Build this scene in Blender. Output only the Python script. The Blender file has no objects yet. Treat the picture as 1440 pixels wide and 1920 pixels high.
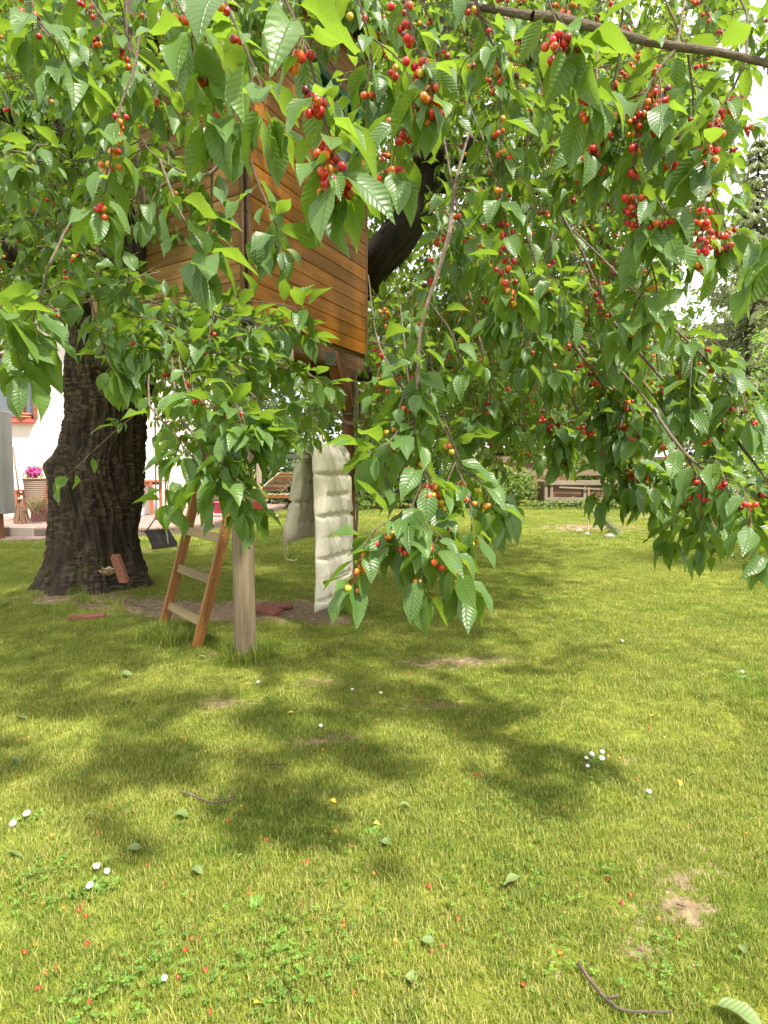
import bpy, math, random
import numpy as np
from mathutils import Vector, Matrix, noise
R = math.radians
random.seed(7); rng = np.random.default_rng(7)
SC = bpy.context.scene

# ------------------------------------------------------------------ camera, sky, sun, exposure
F = 1150.0; CAMZ = 1.5; PITCH = math.atan(85/1150)
cam = bpy.data.cameras.new('camera'); camo = bpy.data.objects.new('camera', cam)
SC.collection.objects.link(camo); SC.camera = camo
cam.sensor_fit = 'VERTICAL'; cam.sensor_height = 36; cam.lens = F/1920*36
cam.clip_start = 0.05; cam.clip_end = 900
camo.location = (0, 0, CAMZ); camo.rotation_euler = (R(90)-PITCH, 0, 0)

SUN_EL = R(58); SUN_H = Vector((0.66, -0.75, 0)).normalized()      # horizontal direction towards the sun
world = bpy.data.worlds.new('World'); SC.world = world; world.use_nodes = True
wn = world.node_tree.nodes; wl = world.node_tree.links
bg = wn['Background']; sky = wn.new('ShaderNodeTexSky'); sky.sky_type = 'NISHITA'; sky.sun_disc = False
sky.sun_elevation = SUN_EL; sky.sun_rotation = math.atan2(SUN_H.x, SUN_H.y)
sky.air_density = 1.0; sky.dust_density = 2.0; sky.ozone_density = 1.0
tc = wn.new('ShaderNodeTexCoord'); nz = wn.new('ShaderNodeTexNoise'); nz.inputs['Scale'].default_value = 2.2
nz.inputs['Detail'].default_value = 6; cr = wn.new('ShaderNodeValToRGB')
cr.color_ramp.elements[0].position = 0.30; cr.color_ramp.elements[0].color = (0.35, 0.35, 0.35, 1)
cr.color_ramp.elements[1].position = 0.55; cr.color_ramp.elements[1].color = (0.95, 0.95, 0.95, 1)
mx = wn.new('ShaderNodeMix'); mx.data_type = 'RGBA'
wl.new(tc.outputs['Generated'], nz.inputs['Vector']); wl.new(nz.outputs['Fac'], cr.inputs['Fac'])
wl.new(cr.outputs['Color'], mx.inputs['Factor']); wl.new(sky.outputs['Color'], mx.inputs['A'])
mx.inputs['B'].default_value = (8.6, 8.5, 8.2, 1)
wl.new(mx.outputs['Result'], bg.inputs['Color']); bg.inputs['Strength'].default_value = 0.13
sun = bpy.data.lights.new('sun', 'SUN'); suno = bpy.data.objects.new('sun', sun); SC.collection.objects.link(suno)
sun.energy = 5.0; sun.angle = R(3.0); sun.color = (1.0, 0.93, 0.80)
SUND = Vector((SUN_H.x*math.cos(SUN_EL), SUN_H.y*math.cos(SUN_EL), math.sin(SUN_EL)))
suno.rotation_euler = SUND.to_track_quat('Z', 'Y').to_euler()
SC.view_settings.view_transform = 'Standard'; SC.view_settings.look = 'None'
SC.view_settings.gamma = 1; SC.view_settings.use_curve_mapping = False
SC.view_settings.exposure = 1.12
SC.render.engine = 'CYCLES'
SC.cycles.max_bounces = 8; SC.cycles.diffuse_bounces = 4; SC.cycles.transmission_bounces = 6
SC.cycles.sample_clamp_indirect = 6

# ------------------------------------------------------------------ measuring helpers
CP, SP = math.cos(PITCH), math.sin(PITCH)
def ray(px, py):
    a = (px-720)/F; b = (960-py)/F
    return Vector((a, CP + SP*b, -SP + CP*b))
def P(px, py, d):                       # the point of the place seen at px,py that lies d metres ahead
    v = ray(px, py); return Vector((0, 0, CAMZ)) + v*(d/v.y)
def G(px, py, z=0.0):
    v = ray(px, py); return Vector((0, 0, CAMZ)) + v*((z-CAMZ)/v.z)
def proj(p):
    x, y, z = p[0], p[1], p[2]-CAMZ
    dep = y*CP - z*SP; up = y*SP + z*CP
    if dep < 0.05: return (None, None, dep)
    return (720 + F*x/dep, 960 - F*up/dep, dep)
def fnoise(x, y, z=0.0): return noise.noise(Vector((x, y, z)))
def sm(a, b, x):
    t = min(1, max(0, (x-a)/(b-a))); return t*t*(3-2*t)

# ------------------------------------------------------------------ mesh + object helpers
class MB:
    def __init__(s): s.v = []; s.f = []; s.uv = []
    def add(s, vs, fs, uvs=None):
        o = len(s.v); s.v += [tuple(q) for q in vs]
        s.uv += list(uvs) if uvs is not None else [(q[0], q[2]) for q in vs]
        s.f += [tuple(i+o for i in f) for f in fs]
    def box(s, c, ax, ay, az, bev=0.0):
        """centre, three half-axis vectors (ax = length)"""
        c = Vector(c); ax, ay, az = Vector(ax), Vector(ay), Vector(az)
        lx, ly, lz = ax.length, ay.length, az.length; uo = random.random()*50
        if bev <= 0:
            vs = []; uv = []
            for i in (-1, 1):
                for j in (-1, 1):
                    for k in (-1, 1):
                        vs.append(c+ax*i+ay*j+az*k); uv.append((i*lx+uo, j*ly+k*lz+uo))
            s.add(vs, [(0,1,3,2),(4,6,7,5),(0,4,5,1),(2,3,7,6),(0,2,6,4),(1,5,7,3)], uv); return
        b = min(bev, .45*min(lx, ly, lz)); vs = []; uv = []
        ex, ey, ez = 1-b/lx, 1-b/ly, 1-b/lz
        prof = [(-1,-ez),(-ey,-1),(ey,-1),(1,-ez),(1,ez),(ey,1),(-ey,1),(-1,ez)]
        rings = [(-1, .0), (-ex, 1), (ex, 1), (1, .0)]
        for i, full in rings:
            for (j, k) in prof:
                jj, kk = (j, k) if full else (j*ey if abs(j)==1 else j*(1-b/ly*.3), k*ez if abs(k)==1 else k*(1-b/lz*.3))
                vs.append(c+ax*i+ay*jj+az*kk); uv.append((i*lx+uo, jj*ly+kk*lz+uo))
        fs = []
        for r in range(3):
            for q in range(8):
                fs.append((r*8+q, r*8+(q+1)%8, r*8+8+(q+1)%8, r*8+8+q))
        fs.append(tuple(range(7, -1, -1))); fs.append(tuple(range(24, 32)))
        s.add(vs, fs, uv)
    def bar(s, a, b, w, h, up=(0,0,1), bev=.004):
        a, b = Vector(a), Vector(b); d = b-a; L = d.length; d.normalize()
        up = Vector(up); side = d.cross(up)
        if side.length < 1e-4: side = d.cross(Vector((1,0,0)))
        side.normalize(); u = side.cross(d).normalized()
        s.box((a+b)/2, d*L/2, side*w/2, u*h/2, bev)
    def tube(s, pts, rad, n=8, cap=True, bump=0.0):
        pts = [Vector(q) for q in pts]; m = len(pts)
        if not hasattr(rad, '__len__'): rad = [rad]*m
        t0 = (pts[1]-pts[0]).normalized(); ref = Vector((0,0,1)) if abs(t0.z) < .9 else Vector((1,0,0))
        nrm = t0.cross(ref).normalized(); vs = []; uv = []; L = 0
        for i in range(m):
            t = (pts[min(i+1, m-1)]-pts[max(i-1, 0)]).normalized()
            nrm = (nrm - t*nrm.dot(t)).normalized(); bi = t.cross(nrm)
            if i: L += (pts[i]-pts[i-1]).length
            for k in range(n):
                a = 2*math.pi*k/n; r = rad[i]
                if bump: r *= 1+bump*fnoise(pts[i].x*3+math.cos(a)*1.3, pts[i].y*3+math.sin(a)*1.3, pts[i].z*3+5)
                vs.append(pts[i]+(nrm*math.cos(a)+bi*math.sin(a))*r); uv.append((L, a*max(rad)*1.0))
        fs = [(i*n+k, i*n+(k+1)%n, (i+1)*n+(k+1)%n, (i+1)*n+k) for i in range(m-1) for k in range(n)]
        if cap: fs += [tuple(range(n-1, -1, -1)), tuple(range((m-1)*n, m*n))]
        s.add(vs, fs, uv)
    def lathe(s, c, prof, n=16, axis=(0,0,1)):
        c = Vector(c); ax = Vector(axis).normalized(); q = Vector((0,0,1)).rotation_difference(ax)
        vs = []; uv = []
        for (r, h) in prof:
            for k in range(n):
                a = 2*math.pi*k/n; vs.append(c+q@Vector((r*math.cos(a), r*math.sin(a), h))); uv.append((h, a*r))
        m = len(prof)
        fs = [(i*n+k, i*n+(k+1)%n, (i+1)*n+(k+1)%n, (i+1)*n+k) for i in range(m-1) for k in range(n)]
        fs += [tuple(range(n-1, -1, -1)), tuple(range((m-1)*n, m*n))]
        s.add(vs, fs, uv)
    def build(s, name, mat, parent=None, origin=None, smooth=False, kind=None, label=None, attr=None):
        o0 = Vector(origin) if origin is not None else (root_loc(parent) if parent else Vector((0,0,0)))
        me = bpy.data.meshes.new(name)
        me.from_pydata([(v[0]-o0.x, v[1]-o0.y, v[2]-o0.z) for v in s.v], [], s.f)
        uvl = me.uv_layers.new(name='UVMap'); li = np.empty(len(me.loops), np.int32); me.loops.foreach_get('vertex_index', li)
        uvl.data.foreach_set('uv', np.asarray(s.uv, np.float32)[li].ravel())
        if smooth: me.polygons.foreach_set('use_smooth', [True]*len(me.polygons))
        me.materials.append(mat); me.update()
        ob = bpy.data.objects.new(name, me); SC.collection.objects.link(ob)
        if parent: ob.parent = parent
        else: ob.location = o0
        if kind: ob['kind'] = kind
        if label: ob['label'] = label
        return ob
def root_loc(o):
    while o.parent: o = o.parent
    return o.location.copy()
def thing(name, label, cat, loc=(0,0,0), group=None):
    o = bpy.data.objects.new(name, None); SC.collection.objects.link(o); o.location = loc
    o.empty_display_size = .1; return tag(o, label, cat, group)
def tag(o, label, cat, group=None):
    o['label'] = label; o['category'] = cat
    if group: o['group'] = group
    return o
def copy_thing(src, loc, rz=0, sc=1, label=None):
    r = src.copy(); SC.collection.objects.link(r); r.location = loc; r.rotation_euler = (0, 0, rz); r.scale = (sc,)*3
    if label: r['label'] = label
    for ch in src.children:
        c = ch.copy(); SC.collection.objects.link(c); c.parent = r
    return r
def raw(name, V, Fc, uv, mat, parent=None, tint=None, kind=None, smooth=True):
    """numpy mesh: V (n,3), Fc (m,4) or (m,3)"""
    me = bpy.data.meshes.new(name); n = len(V); m, k = Fc.shape
    if parent is not None:
        V = V - np.array(root_loc(parent))
    me.vertices.add(n); me.vertices.foreach_set('co', V.astype(np.float32).ravel())
    me.loops.add(m*k); me.loops.foreach_set('vertex_index', Fc.astype(np.int32).ravel())
    me.polygons.add(m); me.polygons.foreach_set('loop_start', np.arange(0, m*k, k, dtype=np.int32))
    me.polygons.foreach_set('loop_total', np.full(m, k, np.int32))
    if smooth: me.polygons.foreach_set('use_smooth', np.ones(m, bool))
    me.update(calc_edges=True)
    if uv is not None:
        l = me.uv_layers.new(name='UVMap'); l.data.foreach_set('uv', uv[Fc.ravel()].astype(np.float32).ravel())
    if tint is not None:
        a = me.attributes.new('tint', 'FLOAT', 'POINT'); a.data.foreach_set('value', tint.astype(np.float32))
    me.materials.append(mat); me.validate()
    ob = bpy.data.objects.new(name, me); SC.collection.objects.link(ob)
    if parent is not None: ob.parent = parent
    if kind: ob['kind'] = kind
    return ob
def spline(pts, n):
    """Catmull-Rom through points"""
    pts = [Vector(p) for p in pts]; q = [pts[0]*2-pts[1]]+pts+[pts[-1]*2-pts[-2]]; out = []
    m = len(pts)-1
    for i in range(n+1):
        t = i/n*m; k = min(int(t), m-1); t -= k; a, b, c, d = q[k:k+4]
        out.append(.5*((2*b)+(c-a)*t+(2*a-5*b+4*c-d)*t*t+(3*b-a-3*c+d)*t*t*t))
    return out

# ------------------------------------------------------------------ materials
def mat(name, col, rough=.7, spec=.3, build=None, metallic=0):
    m = bpy.data.materials.new(name); m.use_nodes = True; nt = m.node_tree
    b = nt.nodes['Principled BSDF']; b.inputs['Base Color'].default_value = (*col, 1)
    b.inputs['Roughness'].default_value = rough; b.inputs['Specular IOR Level'].default_value = spec
    b.inputs['Metallic'].default_value = metallic
    if build: build(nt, b)
    return m
def N(nt, t, **kw):
    n = nt.nodes.new(t)
    for k, v in kw.items():
        if k in n.inputs: n.inputs[k].default_value = v
        else: setattr(n, k, v)
    return n
def mapped(nt, coord='Object', scale=(1,1,1)):
    c = N(nt, 'ShaderNodeTexCoord'); mp = N(nt, 'ShaderNodeMapping'); mp.inputs['Scale'].default_value = scale
    nt.links.new(c.outputs[coord], mp.inputs['Vector']); return mp.outputs['Vector']
def ramp(nt, fac, stops):
    r = N(nt, 'ShaderNodeValToRGB'); e = r.color_ramp.elements
    while len(e) < len(stops): e.new(.5)
    for el, (p, c) in zip(e, stops): el.position = p; el.color = (*c, 1)
    nt.links.new(fac, r.inputs['Fac']); return r.outputs['Color']
def noise_n(nt, vec, scale, detail=4, rough=.55):
    n = N(nt, 'ShaderNodeTexNoise', Scale=scale, Detail=detail, Roughness=rough)
    nt.links.new(vec, n.inputs['Vector']); return n.outputs['Fac']
def mixc(nt, a, b, fac, mode='MIX'):
    m = N(nt, 'ShaderNodeMix'); m.data_type = 'RGBA'; m.blend_type = mode
    for s, v in (('A', a), ('B', b)):
        if isinstance(v, tuple): m.inputs[s].default_value = (*v, 1)
        else: nt.links.new(v, m.inputs[s])
    if isinstance(fac, (int, float)): m.inputs['Factor'].default_value = fac
    else: nt.links.new(fac, m.inputs['Factor'])
    return m.outputs['Result']
def bump(nt, b, h, strength=.3, dist=.01):
    n = N(nt, 'ShaderNodeBump', Strength=strength, Distance=dist); nt.links.new(h, n.inputs['Height'])
    nt.links.new(n.outputs['Normal'], b.inputs['Normal']); return n
def math_n(nt, op, a, b=None, c=None):
    n = N(nt, 'ShaderNodeMath', operation=op)
    for i, v in enumerate((a, b, c)):
        if v is None: continue
        if isinstance(v, (int, float)): n.inputs[i].default_value = v
        else: nt.links.new(v, n.inputs[i])
    return n.outputs[0]
def wood(name, c1, c2, c3, rough=.6, spec=.3, knots=True, var=.35):
    def bld(nt, b):
        v = mapped(nt, 'UV', (1.6, 26, 1)); f = noise_n(nt, v, 1.0, 6, .6)
        v2 = mapped(nt, 'UV', (.7, 5, 1)); f2 = noise_n(nt, v2, 1.3, 4)
        col = ramp(nt, f, [(.25, c1), (.5, c2), (.78, c3)])
        col = mixc(nt, col, tuple(x*.55 for x in c1), ramp(nt, f2, [(.5, (0,0,0)), (.8, (.6,.6,.6))]))
        oi = N(nt, 'ShaderNodeObjectInfo'); hv = N(nt, 'ShaderNodeHueSaturation')
        mr = N(nt, 'ShaderNodeMapRange'); mr.inputs['To Min'].default_value = 1-var; mr.inputs['To Max'].default_value = 1+var*.6
        nt.links.new(oi.outputs['Random'], mr.inputs['Value']); nt.links.new(mr.outputs[0], hv.inputs['Value'])
        nt.links.new(col, hv.inputs['Color']); col = hv.outputs['Color']
        if knots:
            vv = N(nt, 'ShaderNodeTexVoronoi', Scale=2.6); nt.links.new(mapped(nt, 'UV', (.55, 2.2, 1)), vv.inputs['Vector'])
            k = ramp(nt, vv.outputs['Distance'], [(.02, (1,1,1)), (.06, (0,0,0))])
            col = mixc(nt, col, tuple(x*.3 for x in c1), k)
        nt.links.new(col, b.inputs['Base Color']); bump(nt, b, f, .35, .004)
    return mat(name, c2, rough, spec, bld)
M = {}
M['varnish'] = wood('varnished_board', (.22,.070,.006), (.38,.135,.012), (.50,.20,.024), .36, .5)
M['varnish_dull'] = wood('weathered_board', (.22,.105,.038), (.36,.19,.075), (.47,.26,.11), .6, .3)
M['beamwood'] = wood('brown_beam', (.10,.055,.030), (.18,.10,.055), (.27,.17,.10), .75)
M['redwood'] = wood('red_brown_timber', (.13,.045,.022), (.22,.085,.04), (.30,.13,.07), .7)
M['postwood'] = wood('grey_brown_post', (.10,.075,.048), (.17,.13,.082), (.26,.21,.14), .8)
M['ladder'] = wood('ladder_pine', (.12,.048,.012), (.20,.085,.022), (.27,.13,.04), .55)
M['rungwood'] = wood('rung_pine', (.14,.10,.045), (.22,.16,.075), (.30,.22,.11), .65)
M['greywood'] = wood('silver_grey_board', (.22,.17,.12), (.34,.28,.21), (.46,.40,.32), .85)
M['bedwood'] = wood('weathered_bed_board', (.15,.12,.085), (.24,.20,.15), (.33,.29,.23), .85)
M['benchred'] = wood('red_bench_wood', (.26,.07,.035), (.38,.12,.06), (.48,.17,.09), .6)
M['green_paint'] = wood('green_painted_wood', (.012,.075,.048), (.020,.11,.072), (.03,.14,.095), .5, knots=False, var=.1)
M['greygreen'] = wood('green_grey_block', (.055,.07,.05), (.10,.115,.085), (.16,.17,.13), .8, knots=False)
M['seatwood'] = wood('dark_seat_board', (.035,.03,.025), (.06,.05,.042), (.09,.08,.068), .75, knots=False)
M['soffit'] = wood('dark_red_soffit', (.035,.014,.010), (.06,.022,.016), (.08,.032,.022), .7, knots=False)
M['dark'] = mat('dark_interior', (.02,.017,.015), .9)
M['steel'] = mat('galvanised_steel', (.42,.43,.43), .42, .5, lambda nt, b: bump(nt, b, noise_n(nt, mapped(nt), 40), .1), metallic=.75)
def plaster(c, s=14):
    def bld(nt, b):
        v = mapped(nt); f = noise_n(nt, v, s, 6); g = noise_n(nt, v, 1.2, 4)
        col = ramp(nt, g, [(.3, tuple(x*.84 for x in c)), (.6, c)])
        nt.links.new(col, b.inputs['Base Color']); bump(nt, b, f, .5, .01)
    return bld
M['white_wall'] = mat('pinkish_white_render', (.78,.70,.67), .9, .2, plaster((.80,.72,.69), 9))
M['grey_wall'] = mat('grey_roughcast', (.30,.29,.28), .95, .2, plaster((.19,.185,.18), 60))
M['concrete'] = mat('step_concrete', (.30,.25,.22), .9, .2, plaster((.33,.28,.25), 30))
def clay(nt, b):
    v = mapped(nt); f = noise_n(nt, v, 30, 6)
    nt.links.new(ramp(nt, f, [(.3, (.17,.065,.042)), (.7, (.29,.125,.085))]), b.inputs['Base Color']); bump(nt, b, f, .5, .004)
M['brick'] = mat('red_clay_brick', (.36,.14,.08), .9, .2, clay)
def paver(nt, b):
    oi = N(nt, 'ShaderNodeObjectInfo'); g = N(nt, 'ShaderNodeNewGeometry')
    v = mapped(nt); f = noise_n(nt, v, 3.1, 5)
    w = N(nt, 'ShaderNodeTexWhiteNoise'); nt.links.new(g.outputs['Random Per Island'], w.inputs['Vector'])
    col = ramp(nt, f, [(.3, (.22,.14,.125)), (.7, (.36,.25,.225))])
    col = mixc(nt, col, (.30,.20,.17), math_n(nt, 'MULTIPLY', oi.outputs['Random'], .8))
    nt.links.new(col, b.inputs['Base Color'])
M['paver'] = mat('pinkish_paver', (.30,.2,.18), .9, .2, paver)
M['joint'] = mat('sandy_joint', (.13,.10,.08), .95)
M['glass'] = mat('window_glass', (.10,.12,.14), .06, .8)
M['redframe'] = mat('dark_red_window_paint', (.22,.035,.045), .5)
M['sillred'] = mat('red_tile_sill', (.42,.11,.08), .7)
M['curtain'] = mat('white_curtain', (.7,.68,.66), .9)
M['terra'] = mat('terracotta', (.46,.19,.10), .8, .2, lambda nt, b: bump(nt, b, noise_n(nt, mapped(nt), 60), .2))
M['rope'] = mat('grey_rope', (.22,.18,.14), .95, .1, lambda nt, b: bump(nt, b, noise_n(nt, mapped(nt, 'UV', (160, 60, 1)), 1), .8, .004))
M['pale_rope'] = mat('pale_rope', (.42,.38,.30), .95, .1, lambda nt, b: bump(nt, b, noise_n(nt, mapped(nt, 'UV', (160, 60, 1)), 1), .8, .004))
def cloth(nt, b):
    v = mapped(nt); f = noise_n(nt, v, 26, 5); w = noise_n(nt, v, 420, 2)
    nt.links.new(ramp(nt, f, [(.3, (.50,.46,.385)), (.7, (.58,.54,.46))]), b.inputs['Base Color'])
    bp = bump(nt, b, math_n(nt, 'ADD', math_n(nt, 'MULTIPLY', f, .9), math_n(nt, 'MULTIPLY', w, .15)), .45, .008)
    b.inputs['Sheen Weight'].default_value = .15
M['cushion'] = mat('beige_cotton', (.56,.51,.43), .9, .15, cloth)
M['tarp'] = mat('pale_cloth', (.52,.50,.48), .85, .2, cloth)
M['wicker'] = mat('wicker', (.26,.19,.14), .8)
M['twigbroom'] = mat('broom_twigs', (.22,.13,.09), .9)
M['pink'] = mat('pink_plastic', (.62,.10,.18), .4)
M['petal_pink'] = mat('magenta_petals', (.60,.10,.34), .6)
M['petal_white'] = mat('white_petals', (.80,.80,.80), .6)
M['daisy_yellow'] = mat('yellow_centre', (.70,.45,.03), .8)
M['boxdark'] = mat('dark_brown_crate', (.09,.04,.035), .8)
M['fungus'] = mat('cream_fungus', (.55,.44,.28), .7, .3, lambda nt, b: bump(nt, b, noise_n(nt, mapped(nt), 50), .4))
M['stone'] = mat('field_stone', (.25,.23,.20), .9, .2, plaster((.30,.27,.24), 20))
M['roof_grey'] = mat('grey_roof_sheet', (.42,.43,.46), .6)

def bark(c1, c2, c3, sx, sz, lent=True):
    def bld(nt, b):
        v = mapped(nt, 'UV', (sz, sx, 1)); f = noise_n(nt, v, 1.0, 7, .62)
        g = noise_n(nt, mapped(nt, 'Object', (1,1,1)), 2.2, 5)
        col = ramp(nt, f, [(.30, c1), (.52, c2), (.75, c3)])
        h = f
        if lent:
            l = noise_n(nt, mapped(nt, 'UV', (24, 9, 1)), 1.0, 4, .6)
            lm = ramp(nt, l, [(.47, (0,0,0)), (.53, (1,1,1))])
            gate = ramp(nt, g, [(.42, (0,0,0)), (.55, (1,1,1))])
            lm2 = mixc(nt, (0,0,0), lm, gate)
            col = mixc(nt, col, (.13,.092,.064), math_n(nt, 'MULTIPLY', lm2, .6)); h = math_n(nt, 'ADD', f, math_n(nt, 'MULTIPLY', lm2, .5))
            moss = ramp(nt, noise_n(nt, mapped(nt), 5, 5), [(.55, (0,0,0)), (.68, (1,1,1))])
            tcn = N(nt, 'ShaderNodeTexCoord'); sp = N(nt, 'ShaderNodeSeparateXYZ'); nt.links.new(tcn.outputs['Object'], sp.inputs[0])
            low = N(nt, 'ShaderNodeMapRange'); low.inputs['From Min'].default_value = .75; low.inputs['From Max'].default_value = .1
            nt.links.new(sp.outputs['Z'], low.inputs['Value'])
            col = mixc(nt, col, (.075,.085,.018), math_n(nt, 'MULTIPLY', moss, low.outputs[0]))
        nt.links.new(col, b.inputs['Base Color']); bump(nt, b, h, .9, .02)
    return bld
M['bark'] = mat('cherry_bark', (.08,.06,.05), .9, .25, bark((.012,.009,.008), (.040,.029,.022), (.085,.064,.050), 11, 2.2))
M['limbbark'] = mat('dark_limb_bark', (.05,.04,.035), .9, .25, bark((.020,.016,.014), (.045,.036,.030), (.085,.068,.056), 14, 5, False))
M['twigbark'] = mat('twig_bark', (.16,.12,.09), .8, .25, bark((.09,.065,.045), (.16,.12,.09), (.26,.21,.17), 60, 30, False))
M['stalk'] = mat('cherry_stalk', (.20,.17,.05), .6)
M['bgtrunk'] = mat('far_trunk', (.08,.06,.045), .9)

def leafmat(name, dark, light, trans, rough=.42, tw=.38, veins=True, spec=.5):
    m = bpy.data.materials.new(name); m.use_nodes = True; nt = m.node_tree; b = nt.nodes['Principled BSDF']; out = nt.nodes['Material Output']
    at = N(nt, 'ShaderNodeAttribute', attribute_name='tint')
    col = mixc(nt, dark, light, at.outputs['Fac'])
    geo = N(nt, 'ShaderNodeNewGeometry')
    pale = mixc(nt, col, tuple(min(1, x*1.5+.015) for x in light), .45)
    tcol = mixc(nt, trans, tuple(x*1.25 for x in trans), at.outputs['Fac'])
    if veins:
        u = N(nt, 'ShaderNodeUVMap'); sp = N(nt, 'ShaderNodeSeparateXYZ'); nt.links.new(u.outputs[0], sp.inputs[0])
        au = math_n(nt, 'ABSOLUTE', sp.outputs['X'])
        s = math_n(nt, 'SUBTRACT', math_n(nt, 'MULTIPLY', sp.outputs['Y'], 10.5), math_n(nt, 'MULTIPLY', au, 2.4))
        w = math_n(nt, 'PINGPONG', s, .5)
        v = N(nt, 'ShaderNodeMapRange'); v.inputs['From Min'].default_value = 0; v.inputs['From Max'].default_value = .13
        v.inputs['To Min'].default_value = 1; v.inputs['To Max'].default_value = 0; nt.links.new(w, v.inputs['Value'])
        mid = N(nt, 'ShaderNodeMapRange'); mid.inputs['From Max'].default_value = .06; mid.inputs['To Min'].default_value = 1; mid.inputs['To Max'].default_value = 0
        nt.links.new(au, mid.inputs['Value'])
        vm = math_n(nt, 'MAXIMUM', math_n(nt, 'MULTIPLY', v.outputs[0], .45), mid.outputs[0])
        col = mixc(nt, col, tuple(min(1, x*2.0+.02) for x in light), math_n(nt, 'MULTIPLY', vm, .6))
        h = math_n(nt, 'SUBTRACT', math_n(nt, 'MULTIPLY', w, 1.0), mid.outputs[0])
        bp = N(nt, 'ShaderNodeBump', Strength=.5, Distance=.004); nt.links.new(h, bp.inputs['Height']); nt.links.new(bp.outputs[0], b.inputs['Normal'])
    spots = ramp(nt, noise_n(nt, geo.outputs['Position'], 45, 3), [(.70, (0,0,0)), (.74, (1,1,1))])
    big = ramp(nt, noise_n(nt, geo.outputs['Position'], 9, 3), [(.3, (.78,.78,.78)), (.7, (1.12,1.12,1.05))])
    col = mixc(nt, col, big, 1.0, 'MULTIPLY')
    if veins: col = mixc(nt, col, (.16,.10,.03), math_n(nt, 'MULTIPLY', spots, .7))
    col = mixc(nt, col, pale, geo.outputs['Backfacing'])
    nt.links.new(col, b.inputs['Base Color']); b.inputs['Roughness'].default_value = rough; b.inputs['Specular IOR Level'].default_value = spec
    t = N(nt, 'ShaderNodeBsdfTranslucent'); nt.links.new(tcol, t.inputs['Color'])
    mx = N(nt, 'ShaderNodeMixShader'); mx.inputs[0].default_value = tw
    nt.links.new(b.outputs[0], mx.inputs[1]); nt.links.new(t.outputs[0], mx.inputs[2]); nt.links.new(mx.outputs[0], out.inputs['Surface'])
    return m
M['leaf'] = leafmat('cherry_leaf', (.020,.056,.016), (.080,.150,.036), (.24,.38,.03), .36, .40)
M['leaf_far'] = leafmat('cherry_leaf_inner', (.018,.048,.014), (.065,.125,.028), (.30,.42,.03), .42, .44, veins=False)
M['shrubleaf'] = leafmat('shrub_leaf', (.05,.10,.02), (.12,.19,.035), (.26,.38,.04), .55, .4, False)
M['darkshrub'] = leafmat('dark_shrub_leaf', (.018,.045,.014), (.045,.09,.022), (.10,.18,.03), .6, .3, False)
M['hazel'] = leafmat('bright_green_leaf', (.07,.16,.03), (.14,.26,.05), (.30,.50,.06), .5, .42, False)
M['spruce'] = leafmat('spruce_needles', (.15,.18,.10), (.27,.30,.17), (.32,.36,.14), .8, .4, False, .2)  # needles lightened, putting pale lens glare into their colour
M['blossom'] = leafmat('white_blossom', (.50,.50,.40), (.74,.72,.62), (.5,.5,.4), .8, .3, False)
M['herb'] = leafmat('herb_leaf', (.10,.20,.03), (.18,.32,.05), (.22,.42,.05), .6, .35, False)
M['fallen_leaf'] = leafmat('fallen_leaf', (.05,.10,.03), (.15,.20,.06), (.15,.22,.04), .5, .2)
M['yellow_leaf'] = mat('yellow_leaf', (.62,.40,.05), .6)
def cherrymat():
    def bld(nt, b):
        at = N(nt, 'ShaderNodeAttribute', attribute_name='tint')
        col = ramp(nt, at.outputs['Fac'], [(0, (.50,.44,.04)), (.22, (.62,.32,.03)), (.42, (.60,.13,.02)), (.6, (.58,.015,.025)), (.82, (.42,.006,.022)), (1, (.10,.004,.012))])
        nt.links.new(col, b.inputs['Base Color']); b.inputs['Coat Weight'].default_value = .35; b.inputs['Coat Roughness'].default_value = .12
        b.inputs['Subsurface Weight'].default_value = .0
    return mat('cherry_skin', (.5,.02,.02), .3, .5, bld)
M['cherry'] = cherrymat()

# grass, soil
def grassmat():
    m = bpy.data.materials.new('grass_blade'); m.use_nodes = True; nt = m.node_tree; b = nt.nodes['Principled BSDF']; out = nt.nodes['Material Output']
    at = N(nt, 'ShaderNodeAttribute', attribute_name='tint'); g = N(nt, 'ShaderNodeNewGeometry')
    f = noise_n(nt, g.outputs['Position'], .9, 4); f2 = noise_n(nt, g.outputs['Position'], 5, 3)
    green = mixc(nt, (.125,.195,.022), (.23,.275,.034), ramp(nt, f, [(.35, (0,0,0)), (.65, (1,1,1))]))
    green = mixc(nt, green, (.065,.15,.018), ramp(nt, f2, [(.55, (0,0,0)), (.7, (.8,.8,.8))]))
    straw = (.46,.42,.14)
    k = math_n(nt, 'ADD', at.outputs['Fac'], math_n(nt, 'MULTIPLY', math_n(nt, 'SUBTRACT', f, .5), .8))
    col = mixc(nt, green, straw, ramp(nt, k, [(.56, (0,0,0)), (.92, (1,1,1))]))
    nt.links.new(col, b.inputs['Base Color']); b.inputs['Roughness'].default_value = .6; b.inputs['Specular IOR Level'].default_value = .25
    t = N(nt, 'ShaderNodeBsdfTranslucent'); nt.links.new(mixc(nt, col, (.40,.48,.04), .5), t.inputs['Color'])
    mx = N(nt, 'ShaderNodeMixShader'); mx.inputs[0].default_value = .3
    nt.links.new(b.outputs[0], mx.inputs[1]); nt.links.new(t.outputs[0], mx.inputs[2]); nt.links.new(mx.outputs[0], out.inputs['Surface'])
    return m
M['grass'] = grassmat()
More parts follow.
